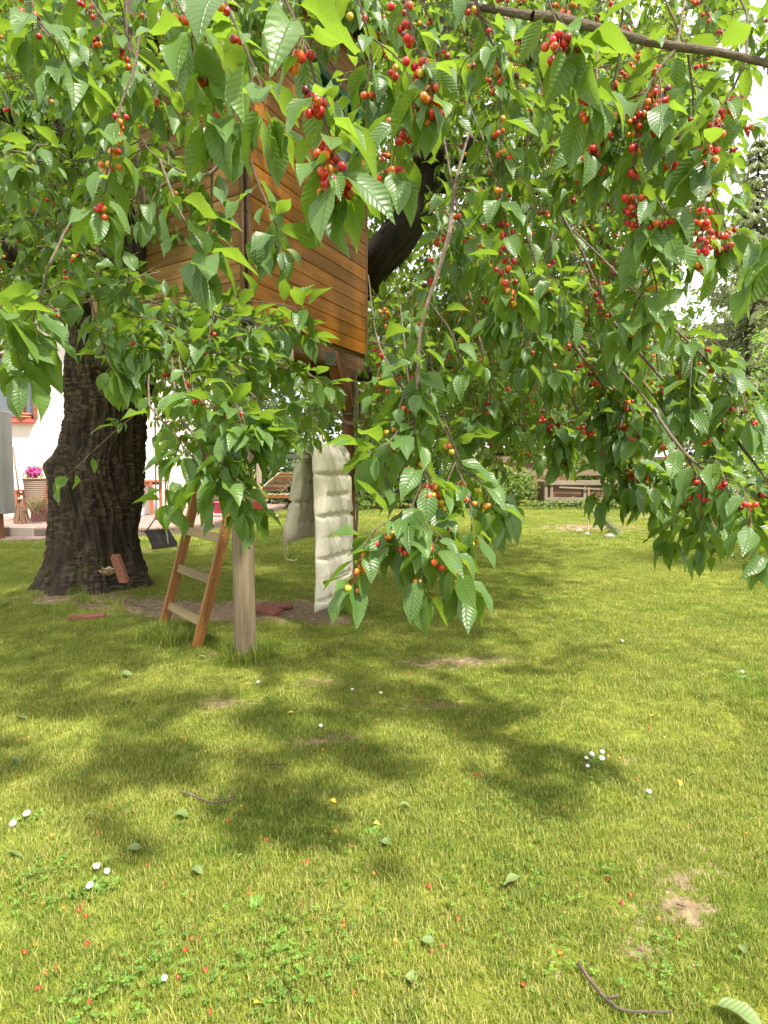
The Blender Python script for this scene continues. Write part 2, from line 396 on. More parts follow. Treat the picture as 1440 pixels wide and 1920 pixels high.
def soil(nt, b):
    at = N(nt, 'ShaderNodeAttribute', attribute_name='bare'); g = N(nt, 'ShaderNodeNewGeometry')
    f = noise_n(nt, g.outputs['Position'], 22, 8, .65); f2 = noise_n(nt, g.outputs['Position'], 1.1, 5)
    turf = ramp(nt, f, [(.3, (.06,.07,.012)), (.5, (.16,.18,.022)), (.70, (.32,.31,.07))])
    turf = mixc(nt, turf, (.13,.19,.028), ramp(nt, f2, [(.4, (0,0,0)), (.7, (.7,.7,.7))]))
    earth = ramp(nt, f, [(.3, (.10,.068,.042)), (.5, (.21,.15,.095)), (.7, (.36,.28,.18))])
    edge = math_n(nt, 'ADD', at.outputs['Fac'], math_n(nt, 'MULTIPLY', math_n(nt, 'SUBTRACT', f, .5), 2.2))
    col = mixc(nt, turf, earth, ramp(nt, edge, [(.35, (0,0,0)), (.6, (1,1,1))]))
    nt.links.new(col, b.inputs['Base Color']); bump(nt, b, f, .8, .02)
M['ground'] = mat('lawn_soil', (.1,.1,.03), .95, .15, soil)

# ------------------------------------------------------------------ the ground
TR = G(172, 1112)                        # foot of the cherry tree
BARE = []                                # (x, y, rx, ry, strength) of the worn patches
def bp(px, py, rx, ry, s=1.0): g = G(px, py); BARE.append((g.x, g.y, rx, ry, s))
bp(300,1140,.75,.26,1.2); bp(420,1150,.9,.36,1.3); bp(540,1140,.75,.38,1.3); bp(620,1165,.4,.25,.8); bp(210,1110,.5,.35,.9)
bp(120,1135,.8,.3,.6); bp(270,1030,.5,.5,.45); bp(370,1065,.3,.25,.7)
bp(820,1245,.42,.16,.75); bp(880,1235,.3,.12,.65); bp(800,1320,.28,.12,.65); bp(610,1280,.3,.15,.6); bp(580,1395,.25,.12,.5); bp(640,1385,.22,.08,.4)
bp(1275,1712,.09,.05,1.0); bp(1205,1785,.07,.05,.6); bp(1165,1425,.16,.06,.7); bp(1270,1650,.06,.04,.8); bp(430,1225,.3,.12,.7); bp(1110,990,1.3,.9,1.1); bp(1290,970,3.2,.7,.9)
bp(420,1320,.35,.12,.5); bp(1320,1265,.16,.06,.8); bp(680,1480,.25,.07,.5)
def bare(x, y):
    s = 0
    for (bx, by, rx, ry, k) in BARE:
        q = ((x-bx)/rx)**2+((y-by)/ry)**2
        if q < 6: s += k*math.exp(-q)
    s += max(0, fnoise(x*1.3, y*1.3, 3))*.55
    return s
def gh(x, y):
    d2 = (x-TR.x)**2+(y-TR.y)**2
    return .16*math.exp(-d2/.9)+.012*fnoise(x*.8, y*.8, 1)*min(1, y/3)
xs = np.unique(np.concatenate([np.linspace(-260,-14,14), np.linspace(-14,-5,46), np.linspace(-5,5,151), np.linspace(5,16,50), np.linspace(16,260,14)]))
ys = np.unique(np.concatenate([np.linspace(-120,.6,12), np.linspace(.6,10,150), np.linspace(10,30,70), np.linspace(30,320,18)]))
gv = []; gb = []
for y in ys:
    for x in xs:
        gv.append((x, y, gh(x, y))); gb.append(bare(x, y) if (abs(x) < 16 and .6 < y < 30) else 0)
nx = len(xs); gf = [(j*nx+i, j*nx+i+1, (j+1)*nx+i+1, (j+1)*nx+i) for j in range(len(ys)-1) for i in range(nx-1)]
gm = raw('lawn', np.array(gv), np.array(gf), None, M['ground'], kind='structure')
a = gm.data.attributes.new('bare', 'FLOAT', 'POINT'); a.data.foreach_set('value', np.array(gb, np.float32))

# grass: tufts instanced on scattered points
def tuft(i, blades, rad, h, wide):
    V = []; Fc = []; T = []
    for k in range(blades):
        a = random.random()*6.283; r = rad*math.sqrt(random.random()); bx, by = r*math.cos(a), r*math.sin(a)
        la = random.random()*6.283; hh = h*random.uniform(.45, 1.15); lean = hh*random.uniform(.15, 1.1)
        dx, dy = math.cos(la), math.sin(la); w = wide*random.uniform(.6, 1.3); sx, sy = -dy*w, dx*w
        z1 = hh*.6; o = len(V); t = random.random()
        V += [(bx-sx,by-sy,-.004),(bx+sx,by+sy,-.004),(bx+dx*lean*.35+sx*.8,by+dy*lean*.35+sy*.8,z1),(bx+dx*lean*.35-sx*.8,by+dy*lean*.35-sy*.8,z1),
              (bx+dx*lean+sx*.1,by+dy*lean+sy*.1,hh),(bx+dx*lean-sx*.1,by+dy*lean-sy*.1,hh)]
        Fc += [(o,o+1,o+2,o+3),(o+3,o+2,o+4,o+5)]; T += [t]*6
    ob = raw('grass_tuft', np.array(V), np.array(Fc), None, M['grass'], tint=np.array(T)); SC.collection.objects.unlink(ob)
    return ob
tcol = bpy.data.collections.new('tufts')
for i in range(6): tcol.objects.link(tuft(i, 64, .06, .027, .0012))
for i in range(3): tcol.objects.link(tuft(6+i, 30, .05, .085, .0016))      # long tufts by the posts
pts = []; att = []
def scatter(y0, y1, dens, sc, jit=.25):
    A = .64*(y1*y1-y0*y0)*1.08; n = int(A*dens)
    for _ in range(n):
        y = math.sqrt(random.uniform(y0*y0, y1*y1)); x = random.uniform(-.67, .67)*y
        b = bare(x, y)
        if b > .40+random.random()*.75: continue
        if (x-TR.x)**2+(y-TR.y)**2 < .42: continue
        if (y > 13.0 and x < PATX(y)) or (y > 12.2 and x < -6.8): continue
        pts.append((x, y, gh(x, y))); att.append((random.random()*6.283, sc*random.uniform(1-jit, 1+jit)*(1-.35*min(1, b)), random.randrange(6)))
def PATX(y):                               # right edge of the paved patio at depth y
    if y < 13.0: return -99
    return -5.0+(y-13.1)/.8*.9 if y < 13.9 else -4.1+(y-13.9)*.098
scatter(1.3, 3.2, 950, .80, .5); scatter(3.2, 6, 420, .95, .45); scatter(6, 11, 180, 1.25); scatter(11, 26, 60, 1.9)
def longtufts(c, n, r, s=1.0):
    for _ in range(n):
        a = random.random()*6.283; q = r*(.6+.5*random.random()); x, y = c.x+q*math.cos(a), c.y+q*math.sin(a)
        pts.append((x, y, gh(x, y))); att.append((random.random()*6.283, s*random.uniform(.7, 1.3), 6+random.randrange(3)))
for (px, py, n, r, s) in ((460,1238,46,.13,1.6), (330,1195,60,.28,1.5), (300,1185,12,.12,1.2), (655,1150,26,.14,1.4), (100,1140,36,.35,.9), (170,1150,30,.3,1.0), (250,1100,30,.25,.8), (225,1105,20,.2,.8), (1110,1000,20,.5,1.3), (1380,1340,16,.2,.8), (1360,1300,14,.2,.7)):
    longtufts(G(px, py), n, r, s)
me = bpy.data.meshes.new('grass'); me.from_pydata(pts, [], [])
aa = np.array(att)
for nm, arr, ty in (('rz', aa[:,0], 'FLOAT'), ('sc', aa[:,1], 'FLOAT'), ('kd', aa[:,2].astype(int), 'INT')):
    q = me.attributes.new(nm, ty, 'POINT'); q.data.foreach_set('value', arr)
gr = bpy.data.objects.new('grass', me); SC.collection.objects.link(gr); gr['kind'] = 'stuff'
tag(gr, 'short sunlit lawn grass with dry straw blades covering the garden', 'grass')
ng = bpy.data.node_groups.new('scatter_tufts', 'GeometryNodeTree')
ng.interface.new_socket('Geometry', in_out='INPUT', socket_type='NodeSocketGeometry'); ng.interface.new_socket('Geometry', in_out='OUTPUT', socket_type='NodeSocketGeometry')
gi = ng.nodes.new('NodeGroupInput'); go = ng.nodes.new('NodeGroupOutput'); ci = ng.nodes.new('GeometryNodeCollectionInfo')
ci.inputs['Collection'].default_value = tcol; ci.inputs['Separate Children'].default_value = True; ci.inputs['Reset Children'].default_value = True
ip = ng.nodes.new('GeometryNodeInstanceOnPoints'); ip.inputs['Pick Instance'].default_value = True
def na(nm, ty):
    n = ng.nodes.new('GeometryNodeInputNamedAttribute'); n.data_type = ty; n.inputs['Name'].default_value = nm; return n.outputs['Attribute']
cx = ng.nodes.new('ShaderNodeCombineXYZ'); ng.links.new(na('rz', 'FLOAT'), cx.inputs['Z'])
ng.links.new(gi.outputs[0], ip.inputs['Points']); ng.links.new(ci.outputs[0], ip.inputs['Instance']); ng.links.new(na('kd', 'INT'), ip.inputs['Instance Index'])
ng.links.new(cx.outputs[0], ip.inputs['Rotation']); ng.links.new(na('sc', 'FLOAT'), ip.inputs['Scale']); ng.links.new(ip.outputs[0], go.inputs[0])
md = gr.modifiers.new('scatter', 'NODES'); md.node_group = ng

# ------------------------------------------------------------------ treehouse
UPV = Vector((0, 0, 1))
C = P(463, 588, 4.75); ZB = C.z
dR = Vector((540, 1150, 0)).normalized(); dL = Vector((-1800, 1150, 0)).normalized()
def hit(o, d, px):                                   # distance along a level line until it is seen at column px
    k = (px-720)/F; return (k*o.y-o.x)/(d.x-k*d.y)
LR = hit(C, dR, 684); LL = hit(C, dL, 187)
nR = Vector((dR.y, -dR.x, 0)); nL = Vector((dL.y, -dL.x, 0)); nL = -nL if nL.dot(Vector((0,-1,0))) < 0 else nL
th = thing('treehouse', 'brown wooden treehouse on tall posts with varnished board walls and green window', 'treehouse', (C.x, C.y, 0))
def top(t, L, z0, z1): return z0+(z1-z0)*t/L
ZC, ZR, ZL = 5.06, 5.75, 4.80
BH = .1255; BT = .022
def board_wall(o, d, n, L, z1, m, holes=None):
    k = 0; z = ZB
    while z < max(ZC, z1):
        za, zb = z+.002, z+BH-.002
        segs = [(0.0, L)]
        if holes:
            t0, t1, h0, h1 = holes
            if za < h1 and zb > h0: segs = [(0.0, t0), (t1, L)]
        for (s0, s1) in segs:
            # clip against the sloping top
            def ztop(t): return top(t, L, ZC, z1)
            if ztop(s0) < za and ztop(s1) < za: continue
            a0, a1 = s0, s1
            if ztop(s0) < za: a0 = L*(za-ZC)/(z1-ZC)
            if ztop(s1) < za: a1 = L*(za-ZC)/(z1-ZC)
            if a1-a0 < .02: continue
            mb = MB(); mb.box(o+d*((a0+a1)/2)+UPV*((za+zb)/2-o.z)+n*(BT/2+random.uniform(-.0015,.0015)), d*(a1-a0)/2, n*BT/2, UPV*(zb-za)/2, .004)
            mb.build('board', m, th)
        z += BH; k += 1
tw0, tw1 = hit(C, dR, 592), hit(C, dR, 668)
pW = C+dR*tw1; zw0 = P(668, 420, pW.y).z; zw1 = zw0+1.02
board_wall(C, dR, nR, LR, ZR, M['varnish'], (tw0, tw1, zw0, zw1))
board_wall(C, dL, nL, LL, ZL, M['varnish_dull'])
# backing sheets and hidden rear walls
B2 = C+dR*LR; B3 = C+dL*LL; B4 = B2+(B3-C)*.72-dR*.1
def sheet(name, a, b, z0, za, zb, th_, m, nn):
    mb = MB(); vs = [a+UPV*(z0-a.z), b+UPV*(z0-b.z), b+UPV*(zb-b.z), a+UPV*(za-a.z)]; vs = vs+[v-nn*th_ for v in vs]
    mb.add(vs, [(0,1,2,3),(7,6,5,4),(0,4,5,1),(1,5,6,2),(2,6,7,3),(3,7,4,0)]); return mb.build(name, m, th)
# the right wall backing has the window opening left free
def backing(t0, t1, za, zb, zt0=None, zt1=None):
    a, b = C+dR*t0-nR*.002, C+dR*t1-nR*.002
    sheet('wall_backing', a, b, za, zt0 if zt0 else zb, zt1 if zt1 else zb, .03, M['dark'], nR)
backing(.0, tw0, ZB, 0, top(0, LR, ZC, ZR)-.02, top(tw0, LR, ZC, ZR)-.02); backing(tw1, LR, ZB, 0, top(tw1, LR, ZC, ZR)-.02, ZR-.02)
backing(tw0, tw1, ZB, zw0); backing(tw0, tw1, zw1, 0, top(tw0, LR, ZC, ZR)-.02, top(tw1, LR, ZC, ZR)-.02)
sheet('wall_backing', C-nL*.002+dL*.03, B3-nL*.002, ZB, ZC-.02, ZL-.02, .03, M['dark'], nL)
sheet('rear_wall', B2-nR*.04, B4, ZB, ZR-.03, 5.5, .03, M['varnish_dull'], (B4-B2).normalized().cross(UPV))
sheet('rear_wall', B4-nR*.04, B3-nL*.04, ZB, 5.5, ZL-.03, .03, M['varnish_dull'], (B3-B4).normalized().cross(UPV))
# corner trims
for (d, n) in ((dR, nR), (dL, nL)):
    mb = MB(); mb.box(C+n*(BT+.006)+d*.016+UPV*((ZC-ZB)/2), UPV*(ZC-ZB)/2, d*.017, n*.006, .003); mb.build('corner_trim', M['beamwood'], th)
mb = MB(); mb.box(C+nR*.012+nL*.012-(nR+nL)*.0+UPV*((ZC-ZB)/2), UPV*(ZC-ZB)/2, dR*.009, dL*.009, .002); mb.build('corner_post', M['dark'], th)
mb = MB(); e = B2+UPV*((ZR-ZB)/2)+dR*.012+nR*.008; mb.box(e, UPV*(ZR-ZB)/2, dR*.011, nR*.022, .003); mb.build('corner_trim', M['beamwood'], th)
# window
def Wp(t, z, off=0): return C+dR*t+UPV*(z-C.z)+nR*off
def wbar(name, t0, z0, t1, z1, w, dep, off, m, par):
    mb = MB(); a, b = Wp(t0, z0, off), Wp(t1, z1, off); mb.bar(a, b, dep, w, up=(dR if abs(t1-t0) < 1e-6 else UPV), bev=.003)
    return mb.build(name, m, par)
wf = wbar('window_frame', tw0-.03, zw0, tw1+.03, zw0, .075, .05, .035, M['green_paint'], th)
for nm, a in (('frame_bar', (tw0, zw0+.0385, tw0, zw1)), ('frame_bar', (tw1, zw0+.0385, tw1, zw1)), ('frame_bar', (tw0-.03, zw1+.0385, tw1+.03, zw1+.0385))):
    wbar(nm, *a, .075, .05, .035, M['green_paint'], wf)
wbar('sash', tw0+.055, zw0+.06, tw1-.055, zw0+.06, .04, .03, .01, M['green_paint'], wf); wbar('sash', tw1-.055, zw0+.08, tw1-.055, zw1-.02, .04, .03, .01, M['green_paint'], wf)
wbar('sash', tw0+.055, zw0+.08, tw0+.055, zw1-.02, .04, .03, .01, M['green_paint'], wf)
mb = MB(); mb.box(Wp((tw0+tw1)/2, (zw0+zw1)/2, -.012), dR*(tw1-tw0)/2, nR*.004, UPV*(zw1-zw0)/2); mb.build('pane', M['glass'], th)
# roof: sloping deck with overhang, soffit, green fascia
ov = .34
def roofpt(a, b, off=0):                               # a along dR, b along dL
    z = ZC+(ZR-ZC)*a/LR+(ZL-ZC)*b/LL; q = C+dR*a+dL*b; return Vector((q.x, q.y, z+off))
cs = [roofpt(-ov, -ov), roofpt(LR+ov, -ov), roofpt(LR+ov, LL+ov), roofpt(-ov, LL+ov)]
mb = MB(); vs = [c+UPV*.01 for c in cs]+[c+UPV*.03 for c in cs]; FS = [(3,2,1,0),(4,5,6,7),(0,1,5,4),(1,2,6,5),(2,3,7,6),(3,0,4,7)]
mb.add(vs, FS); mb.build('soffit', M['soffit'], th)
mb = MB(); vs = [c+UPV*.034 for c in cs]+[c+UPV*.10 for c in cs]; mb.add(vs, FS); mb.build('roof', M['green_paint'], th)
for i in range(4):
    mb = MB(); a, b = cs[i], cs[(i+1) % 4]; dd = (b-a).normalized()
    oo = dd.cross(UPV).normalized()
    if oo.dot((a+b)/2-roofpt(LR/2, LL/2)) < 0: oo = -oo
    mb.bar(a+oo*.016+UPV*.03, b+oo*.016+UPV*.03, .022, .17); mb.build('fascia', M['green_paint'], th)
# floor structure
mb = MB(); vs = [C+UPV*-.028, B2+UPV*-.028, B4+UPV*(ZB-.028-B4.z), B3+UPV*-.028]; vs = vs+[v+UPV*.024 for v in vs]; mb.add(vs, FS); mb.build('floor', M['beamwood'], th)
mb = MB(); mb.bar(C-nR*.05+UPV*-.105-dR*.04, B2-nR*.05+UPV*-.105+dR*.02, .10, .15); mb.build('floor_beam', M['beamwood'], th)
mb = MB(); mb.bar(C-nL*.16+UPV*-.105+dL*.1, B3-nL*.16+UPV*-.105, .09, .15); mb.build('floor_beam', M['beamwood'], th)
for k in range(4):
    t = .35+k*.42
    mb = MB(); a = C+dR*t-nR*.11+UPV*-.095; mb.bar(a, a+dL*(LL*.86), .06, .13); mb.build('joist', M['redwood'], th)
# beam end block to the left of the front post
mb = MB(); q = P(440, 592, 4.70); mb.bar(q+Vector((-.14, .01, 0)), q+Vector((.135, -.012, 0)), .15, .115); mb.build('beam_block', M['greygreen'], th)
mb = MB(); q = P(422, 590, 4.60); mb.box(q, Vector((.042,0,0)), Vector((0,.006,0)), Vector((0,0,.05)), .003); mb.build('green_plate', M['green_paint'], th)
# posts
PF = G(460, 1236); PR = G(655, 1146)
def post(p, w, z1, m, ang, name='post'):
    mb = MB(); ca, sa = math.cos(ang), math.sin(ang); zz = [.03+i*(z1-.03)/10 for i in range(11)]
    vs = []; uv = []; n = 12
    for z in zz:
        for k in range(n):
            a = 2*math.pi*k/n+math.pi/12; ex = .75; x = math.copysign(abs(math.cos(a))**ex, math.cos(a))*w*.56; y = math.copysign(abs(math.sin(a))**ex, math.sin(a))*w*.56
            x += .003*fnoise(z*2, k, 2); y += .003*fnoise(z*2, k, 6)
            vs.append(Vector((p.x+x*ca-y*sa, p.y+x*sa+y*ca, z))); uv.append((z, a*w*.6))
    fs = [(i*n+k, i*n+(k+1)%n, (i+1)*n+(k+1)%n, (i+1)*n+k) for i in range(10) for k in range(n)]+[tuple(range(n-1,-1,-1)), tuple(range(10*n, 11*n))]
    mb.add(vs, fs, uv); return mb.build(name, m, th)
p1 = post(PF, .150, ZB-.185, M['postwood'], .18)
p2 = post(PR, .115, ZB-.185, M['redwood'], .35)
for (p, w, par) in ((PF, .165, p1), (PR, .13, p2)):
    mb = MB()
    for s in (-1, 1): mb.box(p+Vector((s*w/2*1.02, -.01, .055)), Vector((.003,0,0)), Vector((0,w*.45,0)), Vector((0,0,.055)), .001)
    mb.box(p+Vector((0, -w*.50, .028)), Vector((w*.46,0,0)), Vector((0,.003,0)), Vector((0,0,.028)), .001); mb.build('post_shoe', M['steel'], par)
mb = MB(); q = P(474, 655, 4.62); mb.box(q, Vector((.028,0,0)), Vector((0,.003,0)), Vector((0,0,.17)), .001)
ms = mb.build('metal_strap', M['steel'], p1)
mb = MB()
for i in range(14): mb.box(q+Vector((random.choice((-.013,0,.013)), -.0045, -.15+i*.0225)), Vector((.003,0,0)), Vector((0,.001,0)), Vector((0,0,.003)))
mb.build('strap_holes', M['dark'], p1, kind='stuff')
mb = MB(); q = PR+Vector((.075, -.06, 0)); mb.bar(Vector((q.x, q.y, 1.25)), Vector((q.x, q.y, ZB-.2)), .035, .03); mb.build('batten', M['postwood'], p2)
# braces at the right post
mb = MB(); mb.bar(P(654, 770, PR.y-.05), P(622, 668, PR.y-.62), .10, .13); mb.build('brace', M['redwood'], th)
mb = MB(); mb.bar(P(660, 762, PR.y-.12), P(640, 676, PR.y-.30), .06, .06); mb.build('brace', M['beamwood'], th)
mb = MB(); q = P(622, 676, PR.y-.62); mb.box(q+Vector((-.005,-.05,.01)), Vector((.045,.02,0)), Vector((0,.004,0)), Vector((0,0,.06)), .002); mb.build('brace_plate', M['greygreen'], th)
mb = MB(); q = P(652, 765, PR.y-.12); mb.box(q, Vector((.05,0,0)), Vector((0,.004,0)), Vector((0,0,.07)), .002); mb.build('brace_plate', M['greygreen'], th)
# galvanised bar between the posts
ZP = 1.585
mb = MB(); A0 = PF+UPV*ZP; A1 = PR+UPV*ZP; dB = (A1-A0).normalized(); mb.tube([A0+dB*(i/12*(A1-A0).length) for i in range(13)], .022, 14); mb.build('crossbar', M['steel'], th, smooth=True)
nB = Vector((dB.y, -dB.x, 0))

# pale cloth bundle stuffed under the floor
mb = MB(); a, b = P(488, 690, 5.05), P(535, 645, 5.5); ps = spline([a, a.lerp(b, .4)+UPV*.02, b], 14)
mb.tube(ps, [.05+.035*math.sin(i*.9)+.06*math.sin(math.pi*i/14) for i in range(15)], 14, bump=.5)
tag(mb.build('cloth_bundle', M['tarp'], origin=a, smooth=True), 'pale grey cloth bundle stuffed under the treehouse floor behind front post', 'cloth')

# ------------------------------------------------------------------ cushion over the bar
tcu0, tcu1 = .93, 1.60
cc = A0+dB*((tcu0+tcu1)/2); W = tcu1-tcu0
front_len = ZP-.17; rear_len = .80; rb = .062
cu = thing('cushion', 'long beige tufted lounger cushion folded over the metal bar', 'cushion', (cc.x, cc.y, 0))
Ltot = front_len+rear_len+math.pi*rb
def cu_path(s):                                        # s from rear bottom to front bottom: (offset along nB, z, normal)
    if s < rear_len:
        k = 1-s/rear_len; ang = .0
        return (-rb-.02-.16*k**1.1, ZP-(rear_len-s)*.985, Vector((-1, 0, .2*k)))
    s -= rear_len
    if s < math.pi*rb:
        a = math.pi-s/rb; return (rb*math.cos(a)-.02*(1-s/(math.pi*rb)), ZP+rb*math.sin(a)+.006, Vector((math.cos(a), 0, math.sin(a))))
    s -= math.pi*rb; k = s/front_len
    return (rb+.05*math.sin(k*2.6)*.6, ZP-s, Vector((1, 0, .0)))
NU, NV = 60, 240; rows = .192
tuftu = [.24, .42, .60, .78]
def thick(u, s):
    e = min(u, 1-u)*W; f = 1-math.exp(-(e/.028)**1.0); es = min(s, Ltot-s); f *= 1-math.exp(-(es/.03))
    r = s/rows; k = round(r); ds = abs(r-k)*rows; full = (k % 2 == 0)
    g = .60*math.exp(-(ds/.020)**2)*(1 if full else (.85 if .2 < u < .84 else .12))
    tu = min(abs(u-t) for t in tuftu)*W
    wob = .006*math.sin(s*31+u*9); tu2 = abs(min(((u-t)*W+wob for t in tuftu), key=abs))
    g += .42*math.exp(-(tu2/.013)**2)*(.35+.70*math.exp(-(ds/.06)**2))*(1 if .12 < u < .92 else 0)
    g += .45*math.exp(-(tu**2+ds**2)/.0009)
    if rear_len-.04 < s < rear_len+math.pi*rb+.02: g *= .35
    h = .074*(1-min(.94, g))*f*(1+.14*fnoise(u*7, s*8, 0))+.0016*math.sin((s*95+u*22)+5*fnoise(u*5, s*6, 3))*math.exp(-(ds/.03)**2)
    return max(.003, h)
vs = []; uvs = []
for side in (1, -1):
    for j in range(NV+1):
        s = Ltot*j/NV; off, z, n3 = cu_path(s); nn = (nB*n3.x+UPV*n3.z).normalized()
        for i in range(NU+1):
            u = i/NU; base = A0+dB*(tcu0+W*u); base.z = z; base = base+nB*off
            bul = .5 if side < 0 else 1.0
            wv = .010*math.sin(s*14)*(1 if (u < .02 or u > .98) else .3)*(0 if rear_len-.05 < s < rear_len+.3 else 1)
            q = base+nn*(side*thick(u, s)*bul)+dB*(wv*(-1 if u < .5 else 1))
            q.z += .008*fnoise(u*3, s*3, 9)
            vs.append(q); uvs.append((u, s))
m1 = (NU+1)*(NV+1); fs = []
for j in range(NV):
    for i in range(NU):
        a = j*(NU+1)+i; fs.append((a, a+1, a+NU+2, a+NU+1)); b = a+m1; fs.append((b+1, b, b+NU+1, b+NU+2))
for j in range(NV):
    a = j*(NU+1); fs.append((a+m1, a, a+NU+1, a+NU+1+m1)); a += NU; fs.append((a, a+m1, a+NU+1+m1, a+NU+1))
for i in range(NU):
    fs.append((i, i+m1, i+1+m1, i+1)); a = NV*(NU+1)+i; fs.append((a+1, a+1+m1, a+m1, a))
mb = MB(); mb.add(vs, fs, uvs); mb.build('cushion_pad', M['cushion'], cu, smooth=True)
mb = MB()
for k in range(1, int(Ltot/rows)):
    s = k*rows
    if s < rear_len+math.pi*rb: continue
    off, z, n3 = cu_path(s)
    for t in tuftu:
        q = A0+dB*(tcu0+W*t); q.z = z; q = q+nB*(off+.012); mb.lathe(q, [(.001,.004),(.006,.003),(.007,0),(.001,-.002)], 8, axis=nB)
mb.build('tuft_buttons', M['cushion'], cu, kind='stuff')
off, z, n3 = cu_path(.14); q = A0+dB*(tcu0-.01)+nB*(off-.02); q.z = z
mb = MB(); mb.tube(spline([q, q+Vector((-.01,0,-.12)), q+Vector((.005,0,-.27)), q+Vector((.07,0,-.30)), q+Vector((.11,.0,-.29))], 14), .0035, 6); mb.build('tie_cord', M['pale_rope'], cu, smooth=True)
mb = MB(); mb.tube(spline([q, q+Vector((.015,0,-.1)), q+Vector((.02,0,-.22)), q+Vector((.03,0,-.25))], 10), .0035, 6); mb.build('tie_cord', M['pale_rope'], cu, smooth=True)

# rope slung round the right post, tail hanging with a toggle
rp = thing('rope', 'grey rope looped around the right treehouse post, knotted tail hanging down', 'rope', (PR.x, PR.y, 0))
y0 = PR.y-.12
mb = MB(); mb.tube(spline([P(618, 752, y0-.1), P(640, 782, y0), P(655, 792, y0-.02), P(668, 783, y0-.03), P(671, 735, y0-.03), P(667, 732, y0), P(664, 783, y0-.04)], 30), .0085, 8); mb.build('loop', M['rope'], rp, smooth=True)
mb = MB(); mb.tube(spline([P(620, 757, y0-.1), P(641, 787, y0+.01), P(659, 795, y0-.05), P(671, 786, y0)], 20), .0085, 8); mb.build('loop', M['rope'], rp, smooth=True)
mb = MB(); mb.tube(spline([P(663, 783, y0-.03), P(666, 820, y0-.05), P(670, 900, y0-.03), P(669, 960, y0-.03), P(667, 1010, y0-.03)], 30), .008, 8)
mb.tube(spline([P(667, 783, y0-.02), P(671, 830, y0-.03), P(668, 900, y0-.05), P(671, 960, y0-.04), P(668, 1010, y0-.03)], 30), .007, 8); mb.build('tail', M['rope'], rp, smooth=True)
mb = MB(); mb.lathe(P(668, 1014, y0-.03), [(.006,.03),(.022,.018),(.025,0),(.02,-.02),(.006,-.03)], 10); mb.build('knot', M['rope'], rp, smooth=True)
mb = MB(); mb.tube([P(668, 1018, y0-.03), P(668, 1036, y0-.03)], .016, 10); mb.build('toggle', M['seatwood'], rp, smooth=True)

# nest box on the right post
q = P(682, 765, PR.y+.02)
nb = thing('nest_box', 'small weathered wooden nest box fixed behind the right post', 'nest box', q)
mb = MB(); mb.box(q, Vector((.042,.01,0)), Vector((-.012,.05,0)), Vector((0,0,.11)), .003); mb.build('box_body', M['greywood'], nb)
mb = MB(); mb.box(q+Vector((.005,-.01,.135)), Vector((.085,.015,-.05)), Vector((-.02,.075,0)), Vector((.005,0,.009)), .003); mb.build('box_roof', M['greywood'], nb)

# ------------------------------------------------------------------ ladder
Lb1, Lb2 = G(306, 1176), G(369, 1214)
rd = (Lb2-Lb1).normalized(); ln = Vector((-rd.y, rd.x, 0)); ln = ln if ln.y > 0 else -ln
HL = 2.52; LK = .282
la = thing('ladder', 'orange brown wooden ladder leaning up under the treehouse', 'ladder', Lb2)
ldir = (UPV+ln*LK).normalized(); side_up = rd.cross(ldir)
for b in (Lb1, Lb2):
    mb = MB(); mb.bar(b-ldir*.02, b+UPV*HL+ln*LK*HL, .042, .085, up=side_up); st = mb.build('stile', M['ladder'], la)
    mb = MB()
    for k in range(7):
        z = .20+.345*k
        for e in (-.012, .014): mb.lathe(b+UPV*(z+e*2)+ln*LK*z+rd*(.021 if b is Lb2 else -.021)+side_up*e, [(.006, 0), (.005, .002)], 6, axis=rd if b is Lb2 else -rd)
    mb.build('screw_heads', M['steel'], st)
for k in range(7):
    z = .20+.345*k; mb = MB(); a = Lb1+UPV*z+ln*LK*z+rd*.02; b = Lb2+UPV*z+ln*LK*z-rd*.02
    mb.bar(a, b, .03, .078, up=ldir); mb.build('rung', M['rungwood'], la)

# ------------------------------------------------------------------ swing
sw = thing('swing', 'child swing with dark flat seat on two ropes beside the trunk', 'swing', P(301, 1010, 7.2))
d0 = 7.2
f1, f2, b1, b2 = P(285, 1026, d0-.12), P(333, 1020, d0-.05), P(271, 996, d0+.18), P(316, 994, d0+.22)
mb = MB(); vs = [f1, f2, b2, b1]; nseat = []
for q in range(4):
    a0_, a1_ = q/4+.008, (q+1)/4-.008
    mbs = MB(); p_ = [b1.lerp(b2, a0_), b1.lerp(b2, a1_), f1.lerp(f2, a1_), f1.lerp(f2, a0_)]
    mbs.add(p_+[v+UPV*.018 for v in p_], [(3,2,1,0),(4,5,6,7),(0,1,5,4),(1,2,6,5),(2,3,7,6),(3,0,4,7)]); mbs.build('seat_slat', M['seatwood'], sw)
mb = MB(); mb.bar(f1+Vector((0,-.012,-.005)), f2+Vector((0,-.012,-.005)), .02, .045); mb.build('seat_rim', M['seatwood'], sw)
mb = MB(); mb.bar(b1+Vector((0,.012,0)), b2+Vector((0,.012,0)), .02, .03); mb.build('seat_rim', M['seatwood'], sw)
kn1, kn2 = P(293, 969, d0+.05), P(310, 985, d0+.05)
mb = MB(); mb.tube([f1.lerp(b1, .9), kn1], .009, 8); mb.tube([f2.lerp(f1, .35), kn2.lerp(kn1, .0)+Vector((0,0,.02))], .009, 8); mb.tube([b1.lerp(b2,.7), kn2], .009, 8); mb.tube([kn1, P(312, 990, d0-.02)], .009, 8); mb.build('seat_sling', M['pale_rope'], sw, smooth=True)
mb = MB(); mb.tube(spline([kn1, P(292, 900, d0+.05), P(290, 700, d0+.1), P(290, 560, d0+.15)], 12), .009, 8); mb.build('hanging_rope', M['pale_rope'], sw, smooth=True)
